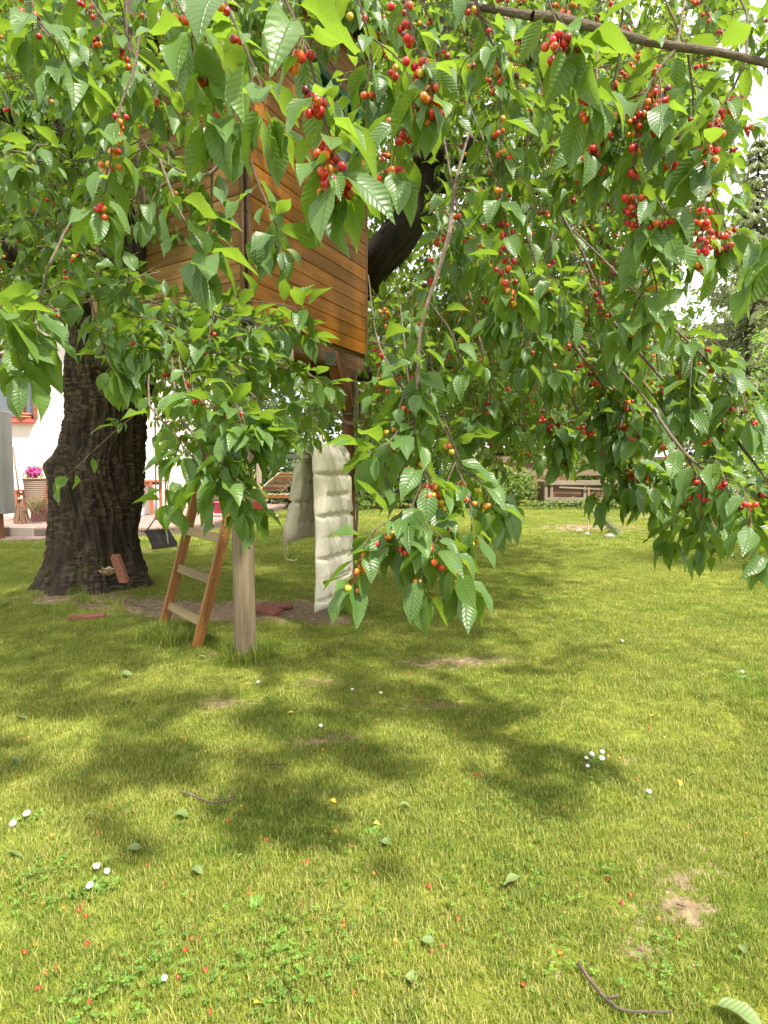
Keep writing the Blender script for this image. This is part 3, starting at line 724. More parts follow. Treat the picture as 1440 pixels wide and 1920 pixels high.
mb = MB(); mb.tube(spline([kn2, P(310, 900, d0+.05), P(310, 700, d0+.1), P(312, 560, d0+.15)], 12), .009, 8); mb.build('hanging_rope', M['pale_rope'], sw, smooth=True)
mb = MB(); mb.lathe(kn1, [(.008,-.04),(.018,-.02),(.02,.01),(.016,.03),(.008,.05)], 8); mb.lathe(kn2, [(.008,-.03),(.015,-.01),(.016,.02),(.008,.04)], 8); mb.build('knot', M['pale_rope'], sw, smooth=True)

# ------------------------------------------------------------------ bricks and bits on the ground
def brickobj(c, ax, ay, az, label, m='brick'):
    mb = MB(); mb.box(c, ax, ay, az, .004); return tag(mb.build('brick', M[m], origin=c), label, 'brick')
def onground(px, py): g = G(px, py); g.z = gh(g.x, g.y); return g
q = P(233, 1090, TR.y-.66); t_ = (P(216, 1042, TR.y-.52)-q)
brickobj(q+t_*.5, t_*.5, Vector((.042,.008,0)), Vector((.0,.028,.016)), 'red clay brick leaning upright against the cherry trunk')
q = onground(163, 1163); brickobj(q+UPV*.012, Vector((.16,.05,.0)), Vector((-.02,.06,0)), Vector((0,0,.02)), 'flat red brick lying alone on the grass below the trunk')
q = onground(503, 1150); brickobj(q+UPV*.035, Vector((.12,-.085,-.015)), Vector((.042,.06,.01)), Vector((0,-.004,.024)), 'tilted red brick slab right of the front post over a dark hollow')
q = onground(520, 1143); brickobj(q+UPV*.035, Vector((.15,.05,.0)), Vector((-.02,.06,.006)), Vector((0,-.002,.016)), 'red brick slab lying across the tilted one on bare soil')
q = onground(488, 1142); brickobj(q+UPV*.03, Vector((.10,.03,.012)), Vector((-.03,.08,0)), Vector((-.003,0,.018)), 'red brick slab touching the right side of the front post')
q = onground(218, 1118); brickobj(q+UPV*.008, Vector((.05,.02,0)), Vector((-.02,.04,0)), Vector((0,0,.01)), 'small broken brick piece in soil at the trunk foot')
q = P(205, 1070, TR.y-.58); fg = MB()
for i, (r, h) in enumerate(((.10, 0), (.075, .035))):
    vs = [q+UPV*(h-.045)+Vector((0,-.03,0))]; n = 18
    for k in range(n):
        a = 2*math.pi*k/n; rr = r*(1+.22*math.sin(3*a+i)+.1*math.sin(7*a)); vs.append(q+Vector((rr*math.cos(a), -.03+rr*.6*math.sin(a), h+.012*math.sin(5*a))))
    fg.add(vs, [(0, 1+k, 1+(k+1) % n) for k in range(n)]); vs2 = [v-UPV*.008 for v in vs]; fg.add(vs2, [(0, 1+(k+1) % n, 1+k) for k in range(n)])
tag(fg.build('bracket_fungus', M['fungus'], origin=q, smooth=True), 'cream bracket fungus at trunk foot beside the leaning brick', 'fungus')

# ------------------------------------------------------------------ house, patio and what stands there
HW = 16.2; PZ = .20
hs = thing('house', 'pinkish white rendered house wall with red framed window', 'house', (-9, HW, 0))
xw0, xw1 = -16.0, P(248, 900, HW).x
wx0, wx1 = P(18,900,HW).x-1.0, P(60, 700, HW).x; wz0, wz1 = P(40, 786, HW).z, P(40, 786, HW).z+1.7
mb = MB()
def wallbox(x0, x1, z0, z1): mb.box(Vector(((x0+x1)/2, HW+.15, (z0+z1)/2)), Vector(((x1-x0)/2,0,0)), Vector((0,.15,0)), Vector((0,0,(z1-z0)/2)))
wallbox(xw0, wx0, 0, 5.8); wallbox(wx1, xw1, 0, 5.8); wallbox(wx0, wx1, 0, wz0); wallbox(wx0, wx1, wz1, 5.8); mb.build('wall', M['white_wall'], hs)
mb = MB(); mb.box(Vector((xw1-.15, HW+4.3, 2.9)), Vector((.15,0,0)), Vector((0,4,0)), Vector((0,0,2.9))); mb.build('side_wall', M['white_wall'], hs)
mb = MB(); mb.box(Vector(((xw0+xw1)/2, HW+3, 5.9)), Vector(((xw1-xw0)/2+.5,0,0)), Vector((0,3.8,0)), Vector((0,0,.09))); mb.build('roof', M['soffit'], hs)
wfm = MB(); 
for (x0, x1, z0, z1) in ((wx1-.07, wx1, wz0, wz1), (wx0, wx0+.07, wz0, wz1), (wx0+.07, wx1-.07, wz1-.07, wz1), (wx0+.07, wx1-.07, wz0, wz0+.08), (wx1-.42, wx1-.32, wz0+.08, wz1-.07)):
    wfm.box(Vector(((x0+x1)/2, HW+.14, (z0+z1)/2)), Vector(((x1-x0)/2,0,0)), Vector((0,.04,0)), Vector((0,0,(z1-z0)/2)), .004)
wfr = wfm.build('window_frame', M['redframe'], hs)
mb = MB(); mb.box(Vector(((wx0+wx1)/2, HW+.19, (wz0+wz1)/2)), Vector(((wx1-wx0)/2,0,0)), Vector((0,.003,0)), Vector((0,0,(wz1-wz0)/2))); mb.build('pane', M['glass'], wfr)
mb = MB(); mb.box(Vector((wx1-.55, HW+.26, (wz0+wz1)/2)), Vector((.5,0,0)), Vector((0,.01,0)), Vector((0,0,(wz1-wz0)/2))); mb.build('curtain', M['curtain'], wfr)
mb = MB(); mb.box(Vector(((wx0+wx1)/2, HW-.05, wz0-.05)), Vector(((wx1-wx0)/2+.02,0,0)), Vector((0,.14,0)), Vector((0,0,.05)), .006); mb.build('window_sill', M['sillred'], hs)
mb = MB(); mb.box(Vector((wx1+.07, HW-.04, (wz0+wz1)/2+.02)), Vector((.045,0,0)), Vector((0,.03,0)), Vector((0,0,(wz1-wz0)/2)), .004); mb.build('shutter', M['redwood'], hs)
q = Vector((wx1-.20, HW-.09, wz0)); bo = thing('terracotta_pot', 'low stacked terracotta pots on the red window sill', 'plant pot', q)
for i in range(2):
    mb = MB(); mb.lathe(q+UPV*(i*.075), [(.10,0),(.16,.03),(.17,.055),(.155,.07),(.11,.075)], 16); mb.build('pot_tier', M['terra'], bo, smooth=True)
# patio
def quadprism(name, pts, z0, z1, m, **k):
    n = len(pts); mb = MB(); vs = [Vector((x, y, z0)) for x, y in pts]+[Vector((x, y, z1)) for x, y in pts]
    mb.add(vs, [tuple(range(n-1,-1,-1)), tuple(range(n, 2*n))]+[(i, (i+1)%n, n+(i+1)%n, n+i) for i in range(n)]); return mb.build(name, m, **k)
pe = [(-18, 12.9), (-7.4, 13.0), (-5.0, 13.1), (-4.1, 13.9), (-3.5, 20), (-3.3, HW+8), (-18, HW+8)]
pt = quadprism('patio', pe, -.02, PZ-.03, M['joint']); pt['kind'] = 'structure'
def inpatio(x, y): 
    if y < 13.12: return False
    xr = -5.0+(y-13.1)/.8*.9 if y < 13.9 else -4.1+(y-13.9)*.098
    return x < xr-.1
cells = []; pw, ph = .30, .16; j = 0; y = 13.15
while y < 23.8:
    x = -11.2+(.15 if j % 2 else 0)
    while x < -3.2:
        if inpatio(x+pw/2, y) and (y < HW-.1 or x > xw1+.1): cells.append((x+pw/2, y))
        x += pw
    y += ph; j += 1
def pvis(c): 
    u = proj((c[0], c[1], PZ)); return (0 if (u[0] and -20 < u[0] < 600) else 50)+c[1]
cells.sort(key=pvis)
pbm = MB(); pbm.box(Vector((0,0,0)), Vector((pw/2-.006,0,0)), Vector((0,ph/2-.006,0)), Vector((0,0,.03)), .004)
pobj = None
for i, c in enumerate(cells[:300]):
    if pobj is None: pobj = pbm.build('paver', M['paver']); pobj.parent = pt; ob = pobj
    else: ob = pobj.copy(); SC.collection.objects.link(ob)
    ob.location = (c[0], c[1], PZ-.03+random.uniform(-.004,.004)); ob.rotation_euler = (0,0,random.uniform(-.03,.03))
mb = MB()
for c in cells[300:]: mb.box(Vector((c[0], c[1], PZ-.03)), Vector((pw/2-.006,0,0)), Vector((0,ph/2-.006,0)), Vector((0,0,.03)))
if mb.v: mb.build('pavers', M['paver'], pt, kind='stuff')
mb = MB(); mb.bar(Vector((-18, 12.95, .1)), Vector((-7.45, 13.05, .1)), .22, .23, bev=.01); s_ = mb.build('step', M['concrete']); s_['kind'] = 'structure'
mb = MB(); mb.bar(Vector((-18, 12.45, .02)), Vector((-7.0, 12.55, .02)), .5, .05, bev=.01); s_ = mb.build('paving_strip', M['paver']); s_['kind'] = 'structure'
# grey roughcast slab
gx = P(27, 900, 12.53).x; z0, z1 = P(20, 964, 12.2).z, P(20, 770, 12.2).z
gs = thing('pillar', 'grey roughcast garden pillar on a brown foot at the left edge', 'pillar', (gx-.5, 12.3, 0))
mb = MB(); mb.box(Vector((gx-.55, 12.35, (z0+z1)/2)), Vector((.55,0,0)), Vector((0,.18,0)), Vector((0,0,(z1-z0)/2)), .012); mb.build('column', M['grey_wall'], gs)
mb = MB(); mb.box(Vector((gx-.72, 12.35, z0/2)), Vector((.50,0,0)), Vector((0,.13,0)), Vector((0,0,z0/2-.002)), .006); mb.build('foot', M['redwood'], gs)
# red bench along the wall (seen either side of the trunk)
def bench(name, x0, x1, y, z, h, label, m='benchred', dep=.45, cat='bench'):
    b = thing(name, label, cat, ((x0+x1)/2, y, PZ if z else 0)); zb = z
    n = 3
    for i in range(n):
        mb = MB(); yy = y-dep/2+dep*(i+.5)/n; mb.box(Vector(((x0+x1)/2, yy, zb+h-.02)), Vector(((x1-x0)/2,0,0)), Vector((0,dep/n/2-.008,0)), Vector((0,0,.02)), .004); mb.build('seat_slat', M[m], b)
    for xx in (x0+.12, x1-.12):
        for yy in (y-dep/2+.05, y+dep/2-.05):
            mb = MB(); mb.box(Vector((xx, yy, zb+(h-.04)/2)), Vector((0,0,(h-.042)/2)), Vector((.035,0,0)), Vector((0,.035,0)), .004); mb.build('leg', M[m], b)
    for yy in (y-dep/2+.05, y+dep/2-.05):
        mb = MB(); mb.bar(Vector((x0+.16, yy, zb+h-.10)), Vector((x1-.16, yy, zb+h-.10)), .03, .08); mb.build('rail', M[m], b)
    return b
d_ = 15.0; bx0, bx1 = P(70,900,d_).x, P(100,900,d_).x
bench('bench', P(28,900,d_).x, P(103,900,d_).x, d_, PZ, P(80,918,d_).z-PZ, 'red brown wooden bench by the wall left of the trunk')
tb = bench('garden_table', P(195,900,17).x, P(300,900,17).x, 17, PZ, P(280,900,17).z-PZ, 'red brown wooden garden table just right of the trunk', cat='table', dep=.8)
# chair back boards next to it
q = Vector((P(94,900,15).x, 14.9, P(94,918,15).z)); bt = thing('bottle', 'small red bottle standing on the wooden bench left of the trunk', 'bottle', q)
mb = MB(); mb.lathe(q, [(.045,0),(.05,.03),(.05,.14),(.03,.19),(.016,.22)], 12); mb.build('bottle_body', M['pink'], bt, smooth=True)
mb = MB(); mb.lathe(q+UPV*.221, [(.018,0),(.018,.07)], 10); mb.build('cap', M['curtain'], bt, smooth=True)
# crate, basket, flowers, broom
d_ = 14.4; cx_ = P(76,900,d_).x
mb = MB(); mb.box(Vector((cx_, d_+.25, PZ+.19)), Vector((.30,0,0)), Vector((0,.2,0)), Vector((0,0,.19)), .01); tag(mb.build('crate', M['boxdark'], origin=(cx_, d_+.25, PZ)), 'dark brown crate standing under the wicker basket on the patio', 'crate')
bx = P(54,900,d_).x; bz0, bz1 = PZ+.385, P(54, 898, d_).z
bsk = thing('flower_basket', 'brown wicker basket of pink flowers on the patio', 'basket', (bx, d_+.25, bz0))
mb = MB(); nh = 14; prof = []
for i in range(nh*3+1):
    h = (bz1-bz0)*i/(nh*3); r = .20+.055*i/(nh*3); prof.append((r+.007*math.sin(i*2.09), h))
mb.lathe(Vector((bx, d_+.25, bz0)), prof, 36); mb.build('wicker_body', M['wicker'], bsk, smooth=False)
mb = MB(); mb.tube([Vector((bx+.26*math.cos(a), d_+.25+.26*math.sin(a), bz1)) for a in [i*math.pi/10 for i in range(21)]], .02, 8); mb.build('basket_rim', M['wicker'], bsk, smooth=True)
def blobs(n, c, rad, size, flat=.4, two=False):
    V = []; Fc = []; T = []
    for i in range(n):
        while True:
            d = Vector((random.uniform(-1,1), random.uniform(-1,1), random.uniform(-1,1)))
            if d.length <= 1: break
        p = Vector((c[0]+d.x*rad[0], c[1]+d.y*rad[1], c[2]+d.z*rad[2])); s = size*random.uniform(.6, 1.3)
        a = Vector((random.gauss(0,1), random.gauss(0,1), random.gauss(0,1))).normalized(); b = a.orthogonal().normalized(); b.rotate(Matrix.Rotation(random.random()*6, 3, a)); cc_ = a.cross(b)
        o = len(V); V += [p-b*s, p+cc_*s*.5, p+b*s, p-cc_*s*.5]; Fc.append((o, o+1, o+2, o+3)); T += [random.random()]*4
    return np.array([tuple(v) for v in V]), np.array(Fc), np.array(T)
v, f, t = blobs(260, (bx+.07, d_+.08, bz1+.17), (.19,.12,.13), .04); raw('blossoms', v, f, None, M['petal_pink'], bsk, t, 'stuff')
v, f, t = blobs(190, (bx, d_+.25, bz1+.13), (.28,.2,.17), .035); raw('stalk_leaves', v, f, None, M['herb'], bsk, t, 'stuff')
mb = MB()
for i in range(34):
    a = random.random()*6.28; r = random.uniform(.1,.32); p0 = Vector((bx, d_+.25, bz1-.02)); p1 = p0+Vector((r*math.cos(a), r*.6*math.sin(a), random.uniform(.15,.38))); mb.tube([p0, p0.lerp(p1,.5)+UPV*.03, p1], .004, 4)
mb.build('flower_stems', M['twigbroom'], bsk, kind='stuff')
br = thing('broom', 'twig besom broom leaning left of the wicker basket', 'broom', P(42, 966, 14.0))
h0, h1 = P(37, 934, 13.95), P(24, 838, 14.1)
mb = MB(); mb.tube([h0, h0.lerp(h1,.5), h1], .018, 8); mb.build('handle', M['twigbroom'], br, smooth=True)
mb = MB()
for i in range(120):
    a = random.random()*6.28; r = random.random()**.5
    e = Vector((h0.x+.03+r*.20*math.cos(a), h0.y+.1*r*math.sin(a), PZ+random.uniform(0,.05))); mb.tube([h0+Vector((r*.03*math.cos(a),0,.02)), h0.lerp(e,.5)+Vector((r*.04*math.cos(a),0,0)), e], .005, 4)
mb.build('bristles', M['twigbroom'], br, kind='stuff')
mb = MB(); mb.lathe(h0+UPV*-.05, [(.05,0),(.055,.03),(.04,.07)], 12); mb.build('binding', M['wicker'], br, smooth=True)
gb_ = thing('grass_sheaf', 'dry yellow green brush pile in front of the dark crate', 'brush pile', P(70, 966, 14.0)); c0 = P(70, 964, 14.0); mb = MB()
for i in range(150):
    a = random.random()*6.28; p0 = c0+Vector((random.uniform(-.12,.12), random.uniform(-.1,.1), 0)); e = p0+Vector((random.uniform(-.33,.33), random.uniform(-.15,.1), random.uniform(.1,.42))); mb.tube([p0, p0.lerp(e,.5)+UPV*.04, e], .004, 4)
mb.build('stalks', M['twigbroom'], gb_, kind='stuff')
v, f, t = blobs(260, (c0.x, c0.y, c0.z+.2), (.25,.14,.18), .022); raw('leaves', v, f, None, M['shrubleaf'], gb_, t, 'stuff')
# wooden sun lounger on the patio edge, pink bucket, stones
LD = 17.5
lo = thing('sun_lounger', 'pale slatted wooden sun lounger with raised head end behind the posts', 'sun lounger', P(520, 950, LD))
la0, la1 = P(448, 931, LD), P(580, 931, LD)
for yy in (0, .62):
    mb = MB(); mb.bar(la0+Vector((0,yy,0)), la1+Vector((0,yy,0)), .05, .10); mb.build('side_rail', M['ladder'], lo)
for t_ in (.06, .28, .94):
    for yy in (0, .62):
        p = la0.lerp(la1, t_)+Vector((0,yy,0)); mb = MB(); mb.box(Vector((p.x, p.y, (p.z-.05)/2)), Vector((0,0,(p.z-.052)/2)), Vector((.035,0,0)), Vector((0,.03,0)), .004); mb.build('leg', M['benchred'], lo)
h0, h1 = P(482, 922, LD-.02), P(524, 886, LD+.02)
for yy in (0, .64):
    o_ = Vector((yy*.9, yy, -.02)); mb = MB(); mb.bar(h0+o_, h1+o_, .05, .06, up=(0,-1,1)); mb.build('head_rail', M['greywood'], lo)
for i in range(8):
    a = h0.lerp(h1, (i+.5)/8); mb = MB(); mb.bar(a+Vector((.03,.03,0)), a+Vector((.56,.61,-.02)), .065, .02, up=(h1-h0).cross(Vector((.9,1,0)))); mb.build('head_slat', M['benchred'] if i % 2 else M['greywood'], lo)
for i in range(7):
    a = la0.lerp(la1, .42+.08*i); mb = MB(); mb.bar(a+Vector((0,.03,.055)), a+Vector((0,.59,.055)), .09, .02); mb.build('slat', M['greywood'], lo)
def bucket(px, py, d, r, h, label):
    q = P(px, py, d); b = thing('bucket', label, 'bucket', q); mb = MB(); mb.lathe(q, [(r*.8,0),(r,h),(r*1.05,h),(r*1.05,h+.02),(r*.9,h+.02),(r*.7,.03)], 16); mb.build('bucket_body', M['pink'], b, smooth=True)
    mb = MB(); mb.tube([q+Vector((r*math.cos(a), 0, h+r*.9*math.sin(a))) for a in [i*math.pi/10 for i in range(11)]], .006, 6); mb.build('handle', M['steel'], b, smooth=True)
bucket(410, 962, 16.0, .15, .28, 'pink bucket on the patio seen between ladder stiles'); bucket(484, 962, 16.8, .17, .34, 'larger pink bucket below the sun lounger')
def stone(c, r, label, grp='loose stones beside the patio edge'):
    mb = MB(); n, m = 12, 7; vs = []
    for j in range(m+1):
        for i in range(n):
            th_, ph_ = 2*math.pi*i/n, math.pi*j/m; d = Vector((math.sin(ph_)*math.cos(th_), math.sin(ph_)*math.sin(th_), math.cos(ph_)*.5)); vs.append(c+d*r*(1+.3*fnoise(d.x*2+c.x, d.y*2+c.y, d.z*2)))
    mb.add(vs, [(j*n+i, j*n+(i+1)%n, (j+1)*n+(i+1)%n, (j+1)*n+i) for j in range(m) for i in range(n)]); return tag(mb.build('stone', M['stone'], origin=c, smooth=True), label, 'stone', grp)
for (px, py, r, lb) in ((498,958,.14,'flat grey stone below the sun lounger, nearest the front post'), (522,952,.2,'largest flat stone below the sun lounger'), (540,948,.14,'small stone left of the cushion, below the lounger'), (515,966,.12,'small low stone in the grass below the lounger')):
    g = G(px, py+4); g.z = r*.25; stone(g, r, lb)
pl = thing('wooden_pole', 'slim pale wooden pole rising behind the folded cushion', 'pole', G(590, 985)); g0 = G(585, 985)
mb = MB(); mb.tube([g0, g0.lerp(P(602, 808, g0.y+.3), .5), P(602, 808, g0.y+.3)], .034, 8); mb.build('pole_shaft', M['greywood'], pl, smooth=True)
pl = thing('garden_post', 'weathered pinkish post standing just right of the front post', 'post', G(487, 960)); g0 = G(487, 962)
mb = MB(); mb.bar(g0, Vector((g0.x, g0.y, P(487, 800, g0.y).z)), .16, .14); mb.build('post_shaft', M['greywood'], pl)

# ------------------------------------------------------------------ fence, planter, table, saplings at the far side
fn = thing('fence', 'weathered horizontal board fence behind the far shrubs', 'fence', (4.5, 24.5, 0))
for (px0, px1, py, d) in ((850,1120,862,24.6), (850,1120,886,24.6), (850,1120,906,24.6), (850,1120,928,24.6)):
    a, b = P(px0, py, d), P(px1+300, py, d); mb = MB(); mb.bar(a, b, .03, .24); mb.build('fence_board', M['postwood'], fn)
    a2 = P(560, py, d); mb = MB(); mb.bar(a2, a+Vector((-.02,0,0)), .03, .24); mb.build('fence_board', M['postwood'], fn)
for px in (560, 650, 740, 850, 998, 1120, 1260, 1400):
    p = P(px, 900, 24.75); mb = MB(); mb.box(Vector((p.x, 24.75, .95)), Vector((0,0,.95)), Vector((.06,0,0)), Vector((0,.06,0)), .006); mb.build('fence_post', M['postwood'], fn)
pd = 22.0; pb = thing('raised_bed', 'weathered wooden raised bed box made of old boards', 'raised bed', P(1085, 950, pd))
x0, x1 = P(1022,900,pd).x, P(1100,900,pd).x+1.1; zt = P(1080, 902, pd).z
for (z, h) in ((zt-.06, .16), (P(0,938,pd).z, .20)):
    mb = MB(); mb.bar(Vector((x0, pd, z)), Vector((x1, pd, z)), .04, h); mb.build('board', M['bedwood'], pb)
for xx in (x0+.05, x0+.25, x0+1.45, x1-.05):
    mb = MB(); mb.box(Vector((xx, pd+.045, zt/2-.02)), Vector((0,0,zt/2-.02)), Vector((.05,0,0)), Vector((0,.02,0)), .004); mb.build('stake', M['bedwood'], pb)
mb = MB(); mb.bar(Vector((x0+.5, pd-.03, zt-.22)), Vector((x1-.5, pd-.03, zt-.30)), .03, .06); mb.build('loose_batten', M['bedwood'], pb)
mb = MB(); mb.box(Vector(((x0+x1)/2, pd+.6, zt/2)), Vector(((x1-x0)/2,0,0)), Vector((0,.5,0)), Vector((0,0,zt/2-.02)), .01); mb.build('bed_core', M['beamwood'], pb)
mb = MB(); mb.box(Vector((x0+.3, pd+.2, zt+.06)), Vector((.25,0,0)), Vector((0,.12,0)), Vector((0,0,.05)), .006); tag(mb.build('brick_block', M['brick'], origin=(x0+.3, pd+.2, zt)), 'reddish block lying on the corner of the raised bed', 'brick')
sh = thing('shed', 'far shed with a pale grey roof behind the shrubs', 'shed', (6.5, 28, 0))
mb = MB(); mb.box(Vector((6.6, 28.5, 1.0)), Vector((1.8,0,0)), Vector((0,1,0)), Vector((0,0,1.0))); mb.build('wall', M['beamwood'], sh)
mb = MB(); mb.box(Vector((6.6, 28.4, 2.12)), Vector((2.1,0,0)), Vector((0,1.3,-.25)), Vector((0,.02,.04))); mb.build('roof', M['roof_grey'], sh)
# red-brown table at right
td = 15.2; tt = thing('garden_table', 'dark red brown garden table with slim legs at the right edge', 'table', P(1400, 1005, td)); zt = P(1380, 942, td).z
for i in range(4):
    mb = MB(); mb.box(Vector((P(1360,900,td).x+.9, td+.1+i*.2, zt)), Vector((.9,0,0)), Vector((0,.095,0)), Vector((0,0,.025)), .004); mb.build('table_slat', M['redwood'], tt)
for dx in (.30, .52, 1.6):
    mb = MB(); p = Vector((P(1360,900,td).x+dx, td+.15, 0)); mb.bar(p, Vector((p.x, p.y, zt-.03)), .07, .07); mb.build('leg', M['redwood'], tt)
mb = MB(); mb.bar(Vector((P(1360,900,td).x+.1, td+.12, zt-.09)), Vector((P(1360,900,td).x+1.7, td+.12, zt-.09)), .03, .10); mb.build('apron', M['redwood'], tt)
bench('garden_bench', P(1308,900,14.6).x, P(1308,900,14.6).x+1.5, 14.6, 0, .42, 'low red brown bench half hidden under leaves left of the right table', 'redwood')

# ------------------------------------------------------------------ leaf builder
# stations along the leaf: (v, half width fraction)
def leaf_template(stations, cols, petiole=.22):
    """returns verts (n,3) in leaf axes (along, across, up) for unit length/width, faces (m,4), uv"""
    V = []; UV = []
    for (v, w) in stations:
        for c in cols:
            V.append((v, c*w, 0)); UV.append((c*max(w, .05), v))
    nc = len(cols); Fc = []
    for i in range(len(stations)-1):
        for j in range(nc-1):
            a = i*nc+j; Fc.append((a, a+1, a+nc+1, a+nc))
    if petiole:
        o = len(V); V += [(-petiole, -.035, 0), (-petiole, .035, 0), (0, .03, 0), (0, -.03, 0)]; UV += [(0,0)]*4; Fc.append((o, o+1, o+2, o+3))
    return np.array(V, float), np.array(Fc), np.array(UV, float)
ST_H = [(0,.04),(.09,.46),(.22,.82),(.40,1.0),(.58,.95),(.74,.68),(.88,.28),(1.0,.02)]
ST_L = [(0,.05),(.25,.85),(.62,.88),(1.0,.03)]
ST_M = [(0,.05),(.16,.66),(.42,1.0),(.68,.80),(.87,.30),(1.0,.02)]
T_H = leaf_template(ST_H, (-1, 0, 1)); T_M = leaf_template(ST_M, (-1, 0, 1)); T_L = leaf_template(ST_L, (-1, 0, 1), 0)
def leaf_shape(T, wr, fold, bend, wave, ph):
    V = T[0].copy(); v = np.clip(V[:,0], 0, 1); x = V[:,1]
    z = fold*np.abs(x)*wr - bend*v*v + wave*np.sin(v*9+ph+np.sign(x)*1.2)*np.abs(x)
    a = V[:,0]*(1-.25*bend*v)
    neg = V[:,0] < 0; z = np.where(neg, V[:,0]*-.15*0, z)
    return np.stack([a, x*wr, z], 1)
class Leaves:
    def __init__(s): s.p = []; s.d = []; s.n = []; s.L = []; s.t = []
    def add(s, p, d, n, L, t): s.p.append(tuple(p)); s.d.append(tuple(d)); s.n.append(tuple(n)); s.L.append(L); s.t.append(t)
def bake(T, p, d, n, L, t, nvar=24):
    """join leaves into arrays"""
    p, d, n, L, t = map(np.asarray, (p, d, n, L, t)); k = len(L)
    n = n-d*np.sum(n*d, 1, keepdims=True); n /= np.linalg.norm(n, axis=1, keepdims=True)+1e-9; c = np.cross(n, d)
    vars_ = [leaf_shape(T, random.uniform(.19,.27), random.uniform(.1,.8), random.uniform(.0,.5), random.uniform(.0,.12), random.random()*6) for _ in range(nvar)]
    idx = rng.integers(0, nvar, k); S = np.array(vars_)[idx]            # (k, nv, 3)
    V = p[:,None,:]+(S[:,:,0:1]*d[:,None,:]+S[:,:,1:2]*c[:,None,:]+S[:,:,2:3]*n[:,None,:])*L[:,None,None]
    nv = S.shape[1]; Fc = (T[1][None]+(np.arange(k)*nv)[:,None,None]).reshape(-1, 4)
    return V.reshape(-1, 3), Fc, np.tile(T[2], (k, 1)), np.repeat(t, nv)

# ------------------------------------------------------------------ the cherry tree
tree = thing('cherry_tree', 'old cherry tree with thick dark trunk, drooping leafy branches and ripening cherries', 'tree', (TR.x, TR.y, 0))
# trunk outline, read as (height, left, right) at the trunk's distance
TD = TR.y
prof = []
for (y, l, r) in ((1135,45,305),(1112,62,292),(1085,82,272),(1050,93,260),(1000,99,254),(950,102,257),(900,101,261),(868,97,263),(835,117,264),(780,127,267),(720,124,280),(660,126,296),(600,132,300),(550,140,296),(500,150,285)):
    a, b = P(l, y, TD), P(r, y, TD); prof.append((max(0, a.z), (a.x+b.x)/2, (b.x-a.x)/2))
prof[0] = (-.12, prof[0][1], prof[0][2])
pz = [q[0] for q in prof]; order = np.argsort(pz); pzs = np.array(pz)[order]; pcx = np.array([q[1] for q in prof])[order]; prr = np.array([q[2] for q in prof])[order]
NA, NH = 220, 190; mb = MB(); vs = []; uv = []
zt = pzs[-1]
for j in range(NH+1):
    z = -.12+(zt+.12)*j/NH; cx_ = np.interp(z, pzs, pcx); rr = np.interp(z, pzs, prr); rr *= .95; cy = TD+.12*max(0, z-1)*.3
    for i in range(NA):
        a = 2*math.pi*i/NA; ca, sa = math.cos(a), math.sin(a)
        w = a+.35*z+.25*fnoise(ca*1.5, sa*1.5, z*.9)
        root = sm(.75, -.05, z)
        lob = .10*root*(math.cos(w*5+1)+.6*math.cos(w*8+2))
        fl = 1-abs(fnoise(math.cos(w)*6.0, math.sin(w)*6.0, z*.55+3))*2
        flute = .055*(fl-.5)
        rid = 1-abs(fnoise(math.cos(w)*15, math.sin(w)*15, z*1.0+2*fnoise(ca*3, sa*3, z*2)))*2.4
        pl_ = fnoise(ca*11, sa*11, z*5)+.6*fnoise(ca*24, sa*24, z*12)
        h = .030*rid+.012*pl_+.03*fnoise(ca*2, sa*2, z*2)+flute
        dd = fnoise(ca*5, sa*5, z*1.2+7)
        plate = .0015*math.copysign(abs(math.sin(z*60+5*dd+a*2))**.6, math.sin(z*60+5*dd+a*2))*sm(.0, .25, fnoise(ca*3, sa*3, z*1.5+2))
        knob = .05*math.exp(-((z-1.50)/.11)**2)*max(0, math.cos(a-math.pi-.25))**8
        r = rr*(1+lob*.6)+h+plate+knob
        vs.append((cx_+r*ca, cy+r*sa*.92, z)); uv.append((z, a*.5))
fs = [(j*NA+i, j*NA+(i+1)%NA, (j+1)*NA+(i+1)%NA, (j+1)*NA+i) for j in range(NH) for i in range(NA)]+[tuple(range(NH*NA, NH*NA+NA))]
mb.add(vs, fs, uv); mb.build('trunk', M['bark'], tree, smooth=True)
crot = Vector((np.interp(2.6, pzs, pcx), TD+.1, 2.6))
def limb(pts, r0, r1, name='limb', n=18, m=None, mt='limbbark', b=.28, fn=None):
    ps = spline(pts, m or max(12, int(len(pts)*9))); k = len(ps)-1
    mb = MB(); mb.tube(ps, [r0+(r1-r0)*(i/k)**.8 for i in range(k+1)], n, bump=b); return mb.build(name, M[mt], tree, smooth=True)
limb([crot, Vector((-2.7, 7.6, 3.0)), Vector((-1.7, 8.35, 3.3)), P(650, 545, 8.1), P(715, 482, 7.6), P(768, 410, 7.4), P(792, 320, 7.3), P(812, 240, 7.2), P(830, 110, 7.1), P(842, -80, 7.0), P(850, -260, 7.0)], .34, .10, m=110)
limb([P(800, 300, 7.2), P(755, 325, 7.35), P(705, 352, 7.6), P(650, 385, 8.0), P(580, 400, 8.6)], .15, .13)
limb([P(790, 335, 7.3), P(850, 345, 7.2), P(905, 335, 7.0), P(985, 345, 6.6), P(1080, 400, 6.0), P(1180, 520, 5.4)], .12, .03)
limb([P(800, 290, 7.2), P(880, 280, 6.9), P(940, 235, 6.6), P(1000, 150, 6.3), P(1050, 60, 6.1), P(1100, -60, 6.0)], .14, .08)
limb([P(825, 200, 7.1), P(800, 120, 7.6), P(760, 0, 8.2)], .09, .05)
limb([crot, P(150, 560, 6.8), P(95, 515, 6.3), P(40, 490, 5.8), P(-60, 430, 5.2)], .26, .12)
